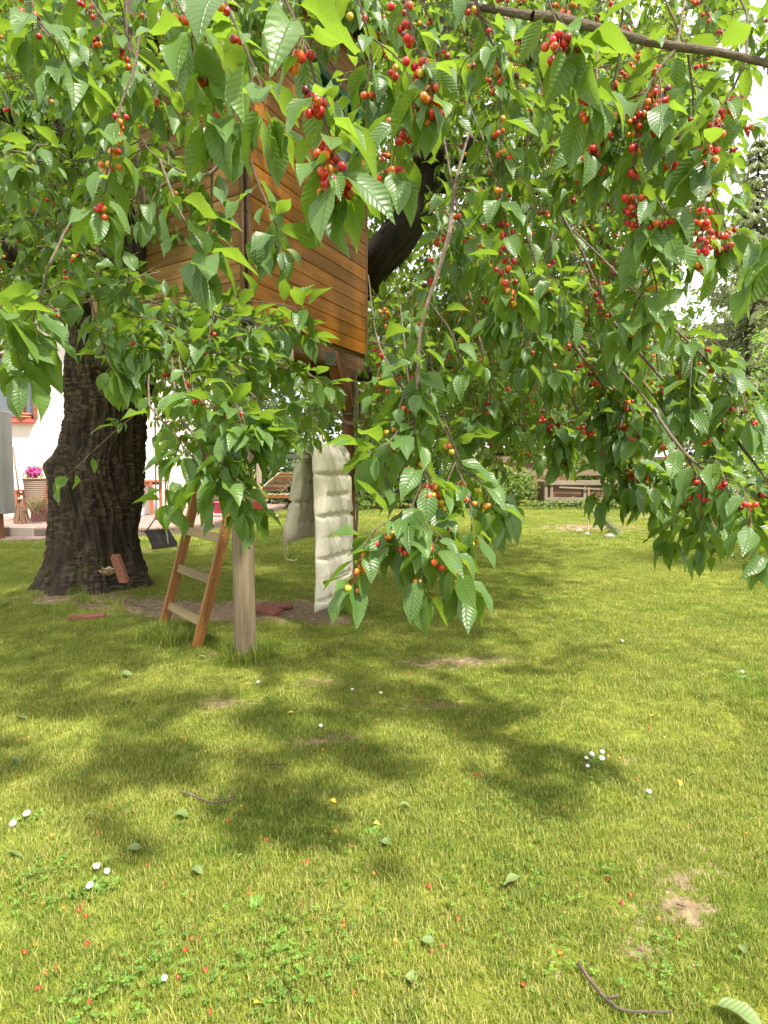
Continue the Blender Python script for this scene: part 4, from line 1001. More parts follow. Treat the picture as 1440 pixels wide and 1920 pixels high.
limb([crot, P(232, 560, 5.9), P(235, 470, 5.35), P(190, 340, 5.1), P(110, 255, 4.9), P(30, 215, 4.6), P(-90, 150, 4.4)], .25, .10)
limb([P(190, 345, 5.1), P(205, 240, 5.0), P(150, 60, 5.0), P(120, -120, 5.0)], .10, .06)
limb([Vector((-2.2, 7.9, 2.9)), P(560, 690, 8.7), P(700, 700, 8.5), P(820, 688, 8.3), P(930, 700, 8.0), P(1080, 760, 7.2)], .16, .05)
limb([P(820, 690, 8.3), P(850, 640, 8.2), P(870, 560, 8.2), P(880, 470, 8.0)], .06, .03)
q = P(757, 346, 7.13); mb = MB()
for i, (r, h) in enumerate(((.085, 0), (.06, .010), (.03, .013))):
    mb.lathe(q, [(r, -.03+h), (r*.96, h), (r*.5, h+.004)], 20, axis=(-.2,-1,-.15))
mb.build('pruning_scar', M['beamwood'], tree)

LV = Leaves(); CH = []; STALK = MB(); TW = MB(); TWFAR = MB()
def rv(s=1.0): return Vector((random.gauss(0, s), random.gauss(0, s), random.gauss(0, s)))
DOWN = Vector((0, 0, -1))
def put_leaf(p, side, tan, L, droop, bright=.5):  # bright = mean leaf tint; raised where sunlight is put into the colour
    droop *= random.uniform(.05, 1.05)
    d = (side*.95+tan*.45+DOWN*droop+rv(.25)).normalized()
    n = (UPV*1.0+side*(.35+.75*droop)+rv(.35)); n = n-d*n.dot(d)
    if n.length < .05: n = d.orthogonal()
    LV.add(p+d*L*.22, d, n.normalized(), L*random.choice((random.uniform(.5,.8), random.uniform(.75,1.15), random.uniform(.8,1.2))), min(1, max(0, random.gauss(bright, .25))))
def put_cherries(p, k, ripe, r=.0105):
    for _ in range(k):
        l = random.uniform(.025, .045); e = p+Vector((random.gauss(0, .014), random.gauss(0, .014), -l)); t = min(1, max(0, random.gauss(ripe, .22)))
        rr = r*random.uniform(.85, 1.12); CH.append((e-UPV*rr, rr, t))
        STALK.tube([p, p.lerp(e, .5)+Vector((random.gauss(0,.004), random.gauss(0,.004), .004)), e], .0009, 3, cap=False)
def sprig(pts, L=.11, sp=.042, droop=.7, ch=.3, nch=(1, 4), ripe=.55, r0=.004, r1=.0015, own=None, bright=.5, term=5, start=.0, per=1.5):
    ln_ = sum((Vector(pts[i+1])-Vector(pts[i])).length for i in range(len(pts)-1)); m = max(4, int(ln_/sp)); ps = spline(pts, m)
    tgt = own or TW
    tgt.tube(ps, [r0+(r1-r0)*i/m for i in range(m+1)], 7 if own else 4, cap=False, bump=.15 if own else 0)
    ph = random.random()*6.28
    for i in range(1, m+1):
        if i/m < start: continue
        t = (ps[i]-ps[i-1]).normalized(); o = t.orthogonal().normalized()
        reps = int(per)+(random.random() < per-int(per))
        for _ in range(reps):
            ph += 2.4+random.gauss(0, .3); s_ = o.copy(); s_.rotate(Matrix.Rotation(ph, 3, t)); put_leaf(ps[i], s_, t, L, droop, bright)
        if random.random() < ch: put_cherries(ps[i]+Vector((0,0,-.003)), random.randint(*nch), ripe)
    t = (ps[-1]-ps[-2]).normalized(); o = t.orthogonal().normalized()
    for k in range(term):
        s_ = o.copy(); s_.rotate(Matrix.Rotation(k*6.28/term+random.gauss(0,.3), 3, t)); put_leaf(ps[-1], s_*.7, t*1.3, L*1.02, droop, bright)

def hero(pl, L=.115, r0=.0045, subs=0, **k):
    """a branch the eye can follow: list of (px, py, depth)"""
    pts = [P(*q) for q in pl]; mb = MB(); q0 = pl[0]
    if 0 < q0[0] < 1440 and q0[1] > 0 and not (150 < q0[0] < 760 and q0[1] < 700):                                # a thin bearing shoot leads back up into the crown
        a0 = pts[0]; e0 = (pts[0]-pts[1]).normalized(); up0 = [a0+e0*.30+Vector((random.uniform(-.1,.1), .45, .35)), a0+e0*.16+Vector((0, .15, .12)), a0]
        mb.tube(spline(up0, 10), [r0*(.45+.55*i/10) for i in range(11)], 6, cap=False)
    sprig(pts, L=L, own=mb, r0=r0, **k)
    ps = spline(pts, 40)
    for _ in range(subs):
        i = random.randint(8, 36); t = (ps[i+1]-ps[i]).normalized(); s_ = t.orthogonal(); s_.rotate(Matrix.Rotation(random.random()*6.28, 3, t)); s_.y *= .6
        ll = random.uniform(.09, .2); a = ps[i]; b = a+(s_*.7+t*.5).normalized()*ll*.6+DOWN*ll*.15; c = b+(s_*.4+DOWN*1.0+t*.3).normalized()*ll*.7
        kk = dict(k); kk.update(term=4, start=.2); kk.pop('own', None); sprig([a, b, c], L=L*.95, own=mb, r0=.003, **kk)
    mb.build('branch', M['twigbark'], tree, smooth=True)
# ---- near branches
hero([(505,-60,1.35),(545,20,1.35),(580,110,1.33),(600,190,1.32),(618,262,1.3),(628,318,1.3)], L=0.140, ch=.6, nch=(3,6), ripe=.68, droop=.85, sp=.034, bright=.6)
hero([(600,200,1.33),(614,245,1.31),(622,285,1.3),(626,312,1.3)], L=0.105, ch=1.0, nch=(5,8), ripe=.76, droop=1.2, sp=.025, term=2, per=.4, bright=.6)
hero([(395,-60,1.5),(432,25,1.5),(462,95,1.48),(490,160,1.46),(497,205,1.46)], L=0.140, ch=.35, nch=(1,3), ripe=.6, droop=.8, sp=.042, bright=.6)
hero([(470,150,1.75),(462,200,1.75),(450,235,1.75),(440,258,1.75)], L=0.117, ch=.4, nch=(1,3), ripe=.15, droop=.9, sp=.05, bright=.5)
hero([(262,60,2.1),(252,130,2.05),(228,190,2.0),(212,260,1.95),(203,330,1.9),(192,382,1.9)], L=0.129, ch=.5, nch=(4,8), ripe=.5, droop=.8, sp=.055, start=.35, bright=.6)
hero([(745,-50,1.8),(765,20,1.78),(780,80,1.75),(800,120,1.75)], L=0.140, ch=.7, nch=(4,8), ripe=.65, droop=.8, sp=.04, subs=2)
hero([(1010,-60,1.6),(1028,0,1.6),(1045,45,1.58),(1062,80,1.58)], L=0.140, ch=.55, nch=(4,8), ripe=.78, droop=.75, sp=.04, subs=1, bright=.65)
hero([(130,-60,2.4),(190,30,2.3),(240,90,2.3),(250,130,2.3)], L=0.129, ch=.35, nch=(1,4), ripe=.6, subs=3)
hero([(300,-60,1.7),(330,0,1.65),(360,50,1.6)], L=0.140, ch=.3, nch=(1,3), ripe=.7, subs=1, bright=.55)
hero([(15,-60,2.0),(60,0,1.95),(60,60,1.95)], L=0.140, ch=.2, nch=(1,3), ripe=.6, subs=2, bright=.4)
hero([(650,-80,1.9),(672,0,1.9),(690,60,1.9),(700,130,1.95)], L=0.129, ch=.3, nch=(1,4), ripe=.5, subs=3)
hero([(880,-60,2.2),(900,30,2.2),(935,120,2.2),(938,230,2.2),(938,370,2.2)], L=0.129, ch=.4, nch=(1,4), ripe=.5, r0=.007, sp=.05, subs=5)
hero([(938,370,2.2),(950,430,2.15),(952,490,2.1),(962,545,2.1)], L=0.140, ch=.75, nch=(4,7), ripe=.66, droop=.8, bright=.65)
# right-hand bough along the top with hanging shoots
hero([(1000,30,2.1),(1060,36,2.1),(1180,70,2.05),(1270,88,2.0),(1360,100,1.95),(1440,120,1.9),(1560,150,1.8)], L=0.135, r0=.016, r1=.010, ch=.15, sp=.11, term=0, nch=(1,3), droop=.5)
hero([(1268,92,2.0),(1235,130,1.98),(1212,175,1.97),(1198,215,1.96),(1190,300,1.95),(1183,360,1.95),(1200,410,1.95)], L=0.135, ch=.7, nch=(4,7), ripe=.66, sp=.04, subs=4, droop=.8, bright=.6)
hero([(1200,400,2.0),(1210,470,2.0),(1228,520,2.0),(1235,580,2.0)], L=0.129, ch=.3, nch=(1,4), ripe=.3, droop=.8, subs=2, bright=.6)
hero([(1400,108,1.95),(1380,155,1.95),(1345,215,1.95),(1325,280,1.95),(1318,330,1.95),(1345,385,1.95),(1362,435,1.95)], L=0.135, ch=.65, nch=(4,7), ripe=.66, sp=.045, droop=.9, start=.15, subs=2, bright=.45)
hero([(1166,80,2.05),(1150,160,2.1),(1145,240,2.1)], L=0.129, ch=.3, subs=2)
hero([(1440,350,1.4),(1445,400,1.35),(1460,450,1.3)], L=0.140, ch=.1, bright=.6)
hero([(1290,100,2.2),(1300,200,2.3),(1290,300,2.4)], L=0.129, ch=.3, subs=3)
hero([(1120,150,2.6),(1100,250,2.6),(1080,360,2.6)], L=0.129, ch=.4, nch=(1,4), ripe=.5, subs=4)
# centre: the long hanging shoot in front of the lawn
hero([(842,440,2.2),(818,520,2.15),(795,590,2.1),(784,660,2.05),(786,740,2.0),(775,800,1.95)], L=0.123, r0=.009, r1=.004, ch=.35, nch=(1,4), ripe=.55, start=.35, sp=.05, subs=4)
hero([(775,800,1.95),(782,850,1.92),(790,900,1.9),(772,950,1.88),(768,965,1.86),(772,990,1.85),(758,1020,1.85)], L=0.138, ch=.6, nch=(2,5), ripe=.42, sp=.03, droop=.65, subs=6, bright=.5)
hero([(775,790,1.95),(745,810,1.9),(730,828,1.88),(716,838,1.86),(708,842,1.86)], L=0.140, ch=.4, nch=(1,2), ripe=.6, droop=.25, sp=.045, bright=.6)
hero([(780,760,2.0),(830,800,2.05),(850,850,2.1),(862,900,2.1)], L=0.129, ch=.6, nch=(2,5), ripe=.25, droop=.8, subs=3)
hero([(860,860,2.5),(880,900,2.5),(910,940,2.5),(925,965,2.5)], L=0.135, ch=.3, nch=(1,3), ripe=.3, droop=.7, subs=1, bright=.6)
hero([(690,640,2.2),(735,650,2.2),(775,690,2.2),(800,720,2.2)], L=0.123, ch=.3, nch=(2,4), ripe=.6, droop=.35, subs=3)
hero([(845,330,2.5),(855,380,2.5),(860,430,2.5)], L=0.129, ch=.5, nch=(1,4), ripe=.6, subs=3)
# left: the low shoot over the post, sunlight put into its raised leaf tint
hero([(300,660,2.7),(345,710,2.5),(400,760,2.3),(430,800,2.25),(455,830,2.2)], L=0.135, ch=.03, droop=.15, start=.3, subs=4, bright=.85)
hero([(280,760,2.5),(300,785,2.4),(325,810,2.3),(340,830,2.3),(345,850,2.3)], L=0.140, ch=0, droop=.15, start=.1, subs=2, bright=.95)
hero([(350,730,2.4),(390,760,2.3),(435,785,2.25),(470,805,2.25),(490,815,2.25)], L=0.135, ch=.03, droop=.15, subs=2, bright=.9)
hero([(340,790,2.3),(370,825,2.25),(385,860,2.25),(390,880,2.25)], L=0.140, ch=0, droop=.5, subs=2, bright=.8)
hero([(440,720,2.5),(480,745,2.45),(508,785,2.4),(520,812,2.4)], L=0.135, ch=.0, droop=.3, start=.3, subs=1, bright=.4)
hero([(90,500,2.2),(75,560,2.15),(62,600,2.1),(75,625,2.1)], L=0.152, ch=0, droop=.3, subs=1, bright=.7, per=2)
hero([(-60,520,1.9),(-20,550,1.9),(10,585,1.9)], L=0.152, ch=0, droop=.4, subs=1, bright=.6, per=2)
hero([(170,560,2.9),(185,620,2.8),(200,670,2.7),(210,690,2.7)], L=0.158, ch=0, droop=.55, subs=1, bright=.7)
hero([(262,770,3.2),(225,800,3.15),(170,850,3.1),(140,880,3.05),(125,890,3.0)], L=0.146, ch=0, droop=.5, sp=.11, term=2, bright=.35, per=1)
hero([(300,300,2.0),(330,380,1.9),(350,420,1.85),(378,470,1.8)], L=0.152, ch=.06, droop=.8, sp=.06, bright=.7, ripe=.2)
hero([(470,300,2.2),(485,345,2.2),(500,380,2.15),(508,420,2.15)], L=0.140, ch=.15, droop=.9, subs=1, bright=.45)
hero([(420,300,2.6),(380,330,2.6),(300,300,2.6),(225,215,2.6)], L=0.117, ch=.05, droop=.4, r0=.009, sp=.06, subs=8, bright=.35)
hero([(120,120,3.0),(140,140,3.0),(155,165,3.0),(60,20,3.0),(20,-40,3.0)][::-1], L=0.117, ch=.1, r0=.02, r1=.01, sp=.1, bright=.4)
hero([(242,-40,3.4),(245,80,3.4),(243,180,3.4),(250,260,3.4),(275,420,3.6)], L=0.117, r0=.035, r1=.02, ch=0, sp=.2, bright=.4)
# layered, flat-lying shoots below the treehouse, at left
for (x, y, dx, dy, d) in ((330,560,190,50,2.9),(250,590,150,60,2.8),(350,620,140,60,2.9),(200,560,-110,30,2.9),(420,560,150,20,2.9),(470,590,110,40,3.0),(300,510,-150,50,3.0),(130,575,-110,0,2.9),(380,690,100,30,3.2),(230,640,110,40,3.0),(420,640,130,60,3.1),(520,680,90,40,3.2),(60,560,-80,30,2.7),(330,640,90,40,2.7),(190,600,70,50,2.9),(400,590,60,30,2.7),(560,690,50,40,3.4),(160,520,90,30,3.1),(260,560,90,30,3.3),(290,700,60,30,3.4)):
    hero([(x,y,d),(x+dx*.5,y+dy*.35,d-.12),(x+dx,y+dy,d-.2)], L=0.123, ch=.02, droop=.12, sp=.055, subs=1, bright=.4, ripe=.6, r0=.0035, term=3)
# right side: arching shoots reaching down
for pl_, kk in (
    ([(1030,600,3.0),(1100,680,2.95),(1150,760,2.9),(1178,840,2.85),(1192,905,2.8)], dict(ripe=.75, nch=(2,6), ch=.35)),
    ([(1180,640,2.7),(1250,720,2.6),(1310,780,2.5),(1350,860,2.4),(1372,925,2.35)], dict(ripe=.7, nch=(1,4), ch=.25)),
    ([(1260,820,2.3),(1300,865,2.2),(1360,900,2.15),(1440,935,2.1)], dict(ripe=.8, nch=(3,7), ch=.35)),
    ([(1200,560,2.6),(1290,640,2.5),(1350,700,2.45),(1440,790,2.35)], dict(ripe=.7, nch=(1,4), ch=.3, droop=.6)),
    ([(1040,420,3.0),(1020,520,2.95),(1010,600,2.9),(980,660,2.9)], dict(ripe=.45, ch=.4)),
    ([(1090,470,2.8),(1130,560,2.8),(1170,640,2.8),(1175,740,2.8),(1170,800,2.8)], dict(ripe=.7, ch=.45, nch=(1,4))),
    ([(1230,640,3.1),(1240,740,3.1),(1250,820,3.0),(1270,900,3.0)], dict(ripe=.75, ch=.4, nch=(2,5))),
    ([(1000,680,3.2),(1020,760,3.2),(1050,830,3.2)], dict(ripe=.8, ch=.4, nch=(2,6))),
    ([(900,640,3.3),(920,740,3.3),(900,800,3.3)], dict(ripe=.6, ch=.3)),
    ([(1100,800,2.9),(1125,835,2.9),(1145,870,2.9),(1165,910,2.9)], dict(ripe=.6, ch=.3)),
    ([(1290,860,2.5),(1305,890,2.5),(1320,910,2.5)], dict(ripe=.85, ch=.3, nch=(2,5))),
    ([(1400,850,2.4),(1430,890,2.4),(1450,930,2.4)], dict(ripe=.8, ch=.3)),
    ([(980,420,2.6),(1000,480,2.6),(1010,520,2.6)], dict(ripe=.4, ch=.4)),
    ([(1080,640,3.0),(1130,700,3.0),(1150,730,3.0)], dict(ripe=.4, ch=.4))):
    kk.setdefault('droop', .85); hero(pl_, L=0.131, sp=.045, subs=5, bright=.5, r0=.007, **kk)

# ---- the body of the crown: short drooping shoots filling real space at every distance
def inside(poly, x, y):
    c = False; j = len(poly)-1
    for i in range(len(poly)):
        xi, yi = poly[i]; xj, yj = poly[j]
        if ((yi > y) != (yj > y)) and (x < (xj-xi)*(y-yi)/(yj-yi)+xi): c = not c
        j = i
    return c
CLEAR = [([(466,330),(690,330),(690,662),(560,640),(466,590)], 5.0), ([(345,330),(466,300),(466,560),(345,545)], 4.8), ([(470,670),(640,650),(700,680),(660,1160),(520,1160),(480,1000)], 6.4),
         ([(25,520),(125,560),(125,960),(0,960),(0,700)], 5.0), ([(445,880),(485,880),(485,1240),(445,1240)], 5), ([(690,430),(760,330),(800,120),(870,100),(860,300),(830,420),(720,560),(690,560)], 7.3), ([(320,60),(470,60),(470,300),(320,300)], 4.0), ([(470,60),(690,60),(690,330),(470,330)], 5.2)]
KEEP = [.05, .32, 0, .2, 0, .42, .7, .6]
def fill(poly, d0, d1, count, L=.10, ch=.25, ripe=.55, droop=.5, ln=(.18, .4), bright=.4, nch=(1, 3), sp=.05, clear=True, zmax=99, low=None):
    xs_ = [p[0] for p in poly]; ys_ = [p[1] for p in poly]; made = 0; tries = 0
    while made < count and tries < count*40:
        tries += 1
        x, y = random.uniform(min(xs_), max(xs_)), random.uniform(min(ys_), max(ys_))
        if not inside(poly, x, y): continue
        d = d0+(d1-d0)*random.random()
        if fnoise(x*.009, y*.009, d*.9) < (-.22 if d < 7.5 else -.45): continue                 # gaps between the clumps
        if clear:
            bad = False
            for (pg, dm), kp in zip(CLEAR, KEEP):
                if d < dm and (inside(pg, x, y) or inside(pg, x, y+F*.18/d)) and random.random() > kp: bad = True; break
            if bad: continue
        p = P(x, y, d)
        if shades_front(p) and random.random() < .85: continue
        if p.z > zmax or p.z < .8: continue
        if inhouse(p): continue
        l = random.uniform(*ln); a = random.random()*6.28; h = Vector((math.cos(a), math.sin(a), 0))
        b = p+h*l*.45+UPV*l*.05; c = b+h*l*.25+DOWN*l*random.uniform(.2, .7)
        sprig([p, b, c], L=L, sp=sp, droop=droop, ch=ch, nch=nch, ripe=ripe, r0=.0035, bright=bright, term=4, per=1.4)
        made += 1
def shades_front(p):                                  # the open, sunlit front of the lawn gets little shade
    q = p-SUND*(p.z/SUND.z); return q.y < 4.4 and -1.6 < q.x < 1.9
def inhouse(p):
    q = Vector((p.x-C.x, p.y-C.y)); det = dR.x*dL.y-dR.y*dL.x
    a = (q.x*dL.y-q.y*dL.x)/det; b = (dR.x*q.y-dR.y*q.x)/det
    return -.12 < a < LR+.1 and -.12 < b < LL+.1 and p.z > ZB-.35
right = [(690,-60),(1460,-60),(1460,90),(1340,200),(1350,400),(1230,520),(1290,660),(1440,810),(1460,930),(1380,960),(1300,880),(1180,900),(1090,830),(1000,830),(900,850),(880,800),(690,780)]
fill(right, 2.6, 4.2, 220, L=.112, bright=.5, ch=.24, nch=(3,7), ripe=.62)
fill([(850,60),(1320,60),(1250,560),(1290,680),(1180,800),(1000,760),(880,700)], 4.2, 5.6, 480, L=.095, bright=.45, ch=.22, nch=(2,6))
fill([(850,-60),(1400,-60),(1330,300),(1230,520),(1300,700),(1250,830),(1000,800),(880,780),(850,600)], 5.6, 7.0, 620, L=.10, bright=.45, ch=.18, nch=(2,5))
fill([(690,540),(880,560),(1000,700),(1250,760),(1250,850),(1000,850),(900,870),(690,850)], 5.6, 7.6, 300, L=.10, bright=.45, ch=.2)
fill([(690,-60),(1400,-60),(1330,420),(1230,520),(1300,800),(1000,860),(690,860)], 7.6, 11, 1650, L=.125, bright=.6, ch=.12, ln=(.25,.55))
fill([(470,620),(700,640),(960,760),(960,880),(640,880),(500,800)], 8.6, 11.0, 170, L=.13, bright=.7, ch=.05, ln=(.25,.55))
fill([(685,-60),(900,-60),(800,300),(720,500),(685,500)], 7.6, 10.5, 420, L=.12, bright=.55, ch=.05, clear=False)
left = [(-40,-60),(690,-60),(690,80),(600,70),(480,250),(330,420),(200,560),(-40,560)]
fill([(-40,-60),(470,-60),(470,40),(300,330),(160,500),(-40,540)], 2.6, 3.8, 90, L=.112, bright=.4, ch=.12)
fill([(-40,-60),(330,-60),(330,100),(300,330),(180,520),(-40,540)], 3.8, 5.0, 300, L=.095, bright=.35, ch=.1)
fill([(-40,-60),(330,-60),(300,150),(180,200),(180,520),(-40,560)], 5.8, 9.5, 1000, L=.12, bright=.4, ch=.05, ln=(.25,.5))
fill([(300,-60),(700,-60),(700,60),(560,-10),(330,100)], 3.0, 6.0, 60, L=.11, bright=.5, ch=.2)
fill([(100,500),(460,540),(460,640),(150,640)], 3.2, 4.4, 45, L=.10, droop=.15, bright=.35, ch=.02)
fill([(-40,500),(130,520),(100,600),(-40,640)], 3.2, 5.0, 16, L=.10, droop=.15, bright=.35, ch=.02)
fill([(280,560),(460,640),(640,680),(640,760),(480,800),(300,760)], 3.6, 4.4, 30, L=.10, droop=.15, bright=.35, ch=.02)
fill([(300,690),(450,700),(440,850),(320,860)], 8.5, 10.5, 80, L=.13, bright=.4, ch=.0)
# extra crown out of view, added to shade the lawn and treehouse wall
def shade_crown(n, x0, x1, y0, y1, z0, z1):
    for _ in range(n):
        p = Vector((random.uniform(x0, x1), random.uniform(y0, y1), random.uniform(z0, z1)))
        u = proj(p)
        if u[0] is not None and -80 < u[0] < 1520 and u[1] > -120: continue
        if fnoise(p.x*.8, p.y*.8, p.z*.8) < -.05 or inhouse(p): continue
        if shades_front(p): continue
        l = .45; a = random.random()*6.28; h = Vector((math.cos(a), math.sin(a), 0))
        sprig([p, p+h*l*.5, p+h*l*.8+DOWN*l*.4], L=.14, sp=.06, droop=.6, ch=0, r0=.004, term=4, per=1.3)
shade_crown(900, -7, 5.5, 4.5, 11.0, 5.2, 9.0)
shade_crown(800, -2.5, 3.8, 3.6, 8.5, 5.2, 8.2)
shade_crown(420, -.9, 1.7, 3.0, 5.4, 4.9, 6.8)
shade_crown(60, 2.5, 6.5, 1.0, 4.5, 3.4, 6.0)
shade_crown(60, -6, -2.5, 3.5, 6, 3.6, 6.5)

# ---- write the leaves and cherries out: the 300 that show largest singly, the rest joined
LP, LDr, LN, LL_, LT = (np.array(q) for q in (LV.p, LV.d, LV.n, LV.L, LV.t))
def vis(arr):
    x, y, z = arr[:,0], arr[:,1], arr[:,2]-CAMZ; dep = y*CP-z*SP; up = y*SP+z*CP; dd = np.where(dep > .2, dep, 1e9)
    px = 720+F*x/dd; py = 960-F*up/dd; ok = (dep > .2) & (px > 5) & (px < 1435) & (py > 5) & (py < 1915); return ok, dd
ok, dep = vis(LP+LDr*LL_[:,None]*.5)
score = np.where(ok, LL_/dep, -1); od = np.argsort(-score); single = od[:300]; rest = od[300:]
print('LEAVES', len(LL_), 'CHERRIES', len(CH))
variants = []
for i in range(36):
    V = leaf_shape(T_H, random.uniform(.20,.27), random.uniform(.1,.7), random.uniform(.0,.5), random.uniform(.02,.11), random.random()*6)
    ob = raw('leaf', V, T_H[1], T_H[2], M['leaf'], None, np.full(len(V), [.15,.3,.45,.55,.7,.9][i % 6])); variants.append(ob)
used = set(); trl = Vector(tree.location)
byt = {k: [v for i, v in enumerate(variants) if i % 6 == k] for k in range(6)}
for i in single:
    k = int(np.argmin([abs(LT[i]-q) for q in (.15,.3,.45,.55,.7,.9)])); src = random.choice(byt[k])
    if src.name in used: ob = src.copy(); SC.collection.objects.link(ob)
    else: ob = src; used.add(src.name)
    d = Vector(LDr[i]); n = Vector(LN[i]); n = (n-d*n.dot(d)).normalized(); c = n.cross(d)
    mt = Matrix((d, c, n)).transposed().to_4x4(); mt = Matrix.Translation(Vector(LP[i])-trl) @ mt @ Matrix.Scale(LL_[i], 4)
    ob.parent = tree; ob.matrix_local = mt
for v in variants:
    if v.name not in used: bpy.data.objects.remove(v)
dr = dep[rest]
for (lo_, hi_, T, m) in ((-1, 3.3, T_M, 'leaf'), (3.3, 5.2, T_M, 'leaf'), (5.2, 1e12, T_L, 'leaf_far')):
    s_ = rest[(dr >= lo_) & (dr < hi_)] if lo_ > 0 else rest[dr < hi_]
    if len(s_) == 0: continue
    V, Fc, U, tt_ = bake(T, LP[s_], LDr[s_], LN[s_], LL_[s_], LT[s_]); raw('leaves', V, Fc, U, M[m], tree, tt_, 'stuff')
def ball(n, m):
    V = []; 
    for j in range(m+1):
        ph_ = math.pi*j/m; r = math.sin(ph_); z = math.cos(ph_); z -= .22*math.exp(-(ph_/.35)**2)
        for i in range(n): a = 2*math.pi*i/n; V.append((r*math.cos(a), r*math.sin(a), z*.97))
    Fc = [(j*n+i, (j+1)*n+i, (j+1)*n+(i+1)%n, j*n+(i+1)%n) for j in range(m) for i in range(n)]
    return np.array(V), np.array(Fc)
BH_, BL_ = ball(10, 7), ball(6, 4)
CHp = np.array([tuple(c[0]) for c in CH]); CHr = np.array([c[1] for c in CH]); CHt = np.array([c[2] for c in CH])
ok, dep = vis(CHp); score = np.where(ok, CHr/dep, -1); od = np.argsort(-score); sc_ = od[:300]; rc = od[300:]
cvar = []
for t in (0, .12, .25, .38, .5, .6, .7, .8, .9, 1.0): cvar.append(raw('cherry', BH_[0], BH_[1], None, M['cherry'], None, np.full(len(BH_[0]), t)))
used = set()
for i in sc_:
    src = cvar[int(np.argmin(np.abs(np.array([0,.12,.25,.38,.5,.6,.7,.8,.9,1.0])-CHt[i])))]
    if src.name in used: ob = src.copy(); SC.collection.objects.link(ob)
    else: ob = src; used.add(src.name)
    ob.parent = tree; ob.location = Vector(CHp[i])-trl; ob.scale = (CHr[i],)*3; ob.rotation_euler = (random.gauss(0,.2), random.gauss(0,.2), random.random()*6)
for v in cvar:
    if v.name not in used: bpy.data.objects.remove(v)
def bake_balls(B, p, r, t):
    k = len(r); nv = len(B[0]); V = (p[:,None,:]+B[0][None]*r[:,None,None]).reshape(-1, 3); Fc = (B[1][None]+(np.arange(k)*nv)[:,None,None]).reshape(-1, 4); return V, Fc, np.repeat(t, nv)
V, Fc, tt_ = bake_balls(BL_, CHp[rc], CHr[rc], CHt[rc]); raw('cherries', V, Fc, None, M['cherry'], tree, tt_, 'stuff')
STALK.build('cherry_stalks', M['stalk'], tree, kind='stuff', smooth=True)
TW.build('twigs', M['twigbark'], tree, kind='stuff', smooth=True)

# ------------------------------------------------------------------ plants beyond
def clump_cloud(n, c, rad, size, shell=.55, up=.3, seed=0, aspect=.5):
    V = []; Fc = []; T = []; made = 0
    while made < n:
        d = Vector((random.gauss(0,1), random.gauss(0,1), random.gauss(0,1))).normalized()*(shell+(1-shell)*random.random())
        k = 1+.35*fnoise(d.x*2.2+seed, d.y*2.2, d.z*2.2)+.18*fnoise(d.x*6+seed, d.y*6, d.z*6)
        if fnoise(d.x*5, d.y*5+seed, d.z*5) < -.28: continue
        p = Vector((c[0]+d.x*rad[0]*k, c[1]+d.y*rad[1]*k, c[2]+d.z*rad[2]*k))
        if p.z < 0.02: p.z = random.uniform(.02, .3)
        s = size*random.uniform(.6, 1.35); nn = (d+UPV*up+rv(.6)).normalized(); b = nn.orthogonal().normalized(); b.rotate(Matrix.Rotation(random.random()*6.28, 3, nn)); cc_ = nn.cross(b)
        o = len(V); V += [p-b*s, p+cc_*s*aspect, p+b*s, p-cc_*s*aspect]; Fc.append((o,o+1,o+2,o+3)); T += [random.random()]*4; made += 1
    return np.array([tuple(v) for v in V]), np.array(Fc), np.array(T)
def shrub(name, c, rad, n, size, m, label, cat, group=None, trunk=True, seed=0, crown='foliage'):
    t = thing(name, label, cat, (c[0], c[1], 0), group)
    v, f, tt_ = clump_cloud(n, c, rad, size, seed=seed, shell=.45); raw(crown, v, f, None, M[m], t, tt_, 'stuff')
    mb = MB()
    for k in range(3 if rad[2] < 2 else 1):
        e = Vector((c[0]+random.uniform(-.4,.4)*rad[0], c[1], c[2]+rad[2]*.3)); b0 = Vector((c[0]+random.uniform(-.1,.1), c[1], -.02)); rr = .03+.03*rad[2]
        mb.tube(spline([b0, b0.lerp(e, .5)+rv(.05), e], 6), [rr*(1-i/8) for i in range(7)], 7)
    mb.build('trunk' if rad[2] >= 2 else 'stems', M['bgtrunk'], t, smooth=True); return t
sh_list = [
 ('shrub', (-6.6,22.5,1.1), (1.5,1.0,1.2), 1800, .10, 'darkshrub', 'dark green shrub behind the sun lounger, nearest the house'),
 ('shrub', (-3.2,22.0,1.1), (2.0,1.1,1.35), 2600, .10, 'darkshrub', 'wide dark shrub behind the front post and sun lounger'),
 ('shrub', (-.8,21.5,1.2), (1.6,1.0,1.5), 2600, .09, 'darkshrub', 'dark glossy shrub just right of the hanging rope'),
 ('shrub', (1.2,21.8,1.2), (1.3,1.0,1.4), 2200, .09, 'darkshrub', 'shaded shrub behind the long hanging cherry shoot'),
 ('shrub', (3.1,22.0,.9), (1.15,.9,1.15), 2400, .085, 'shrubleaf', 'bright yellow green shrub left of the board fence'),
 ('shrub', (4.6,22.6,.75), (1.2,.6,.85), 2200, .07, 'shrubleaf', 'low trailing shrub climbing over the left fence boards'),
 ('shrub', (9.2,21.5,.8), (1.3,.9,.95), 1900, .075, 'shrubleaf', 'light green shrub right of the raised bed'),
 ('shrub', (-1.1,20.7,.25), (1.0,.4,.3), 500, .05, 'shrubleaf', 'low light green plants at the foot of the dark shrub'),
 ('shrub', (10.0,17.6,.6), (.7,.6,.75), 1100, .05, 'darkshrub', 'small bluish shrub at the lawn edge left of the white blossom'),
]
for i, (nm, c, r, n, s, m, lb) in enumerate(sh_list): shrub(nm, c, r, n, s, m, lb, 'shrub', 'shrubs along the far lawn edge', seed=i*3.1)
shrub('blossom_shrub', (12.2,20.0,1.3), (1.2,1.0,1.2), 1400, .06, 'blossom', 'white flowering shrub behind the right table', 'shrub', seed=9)
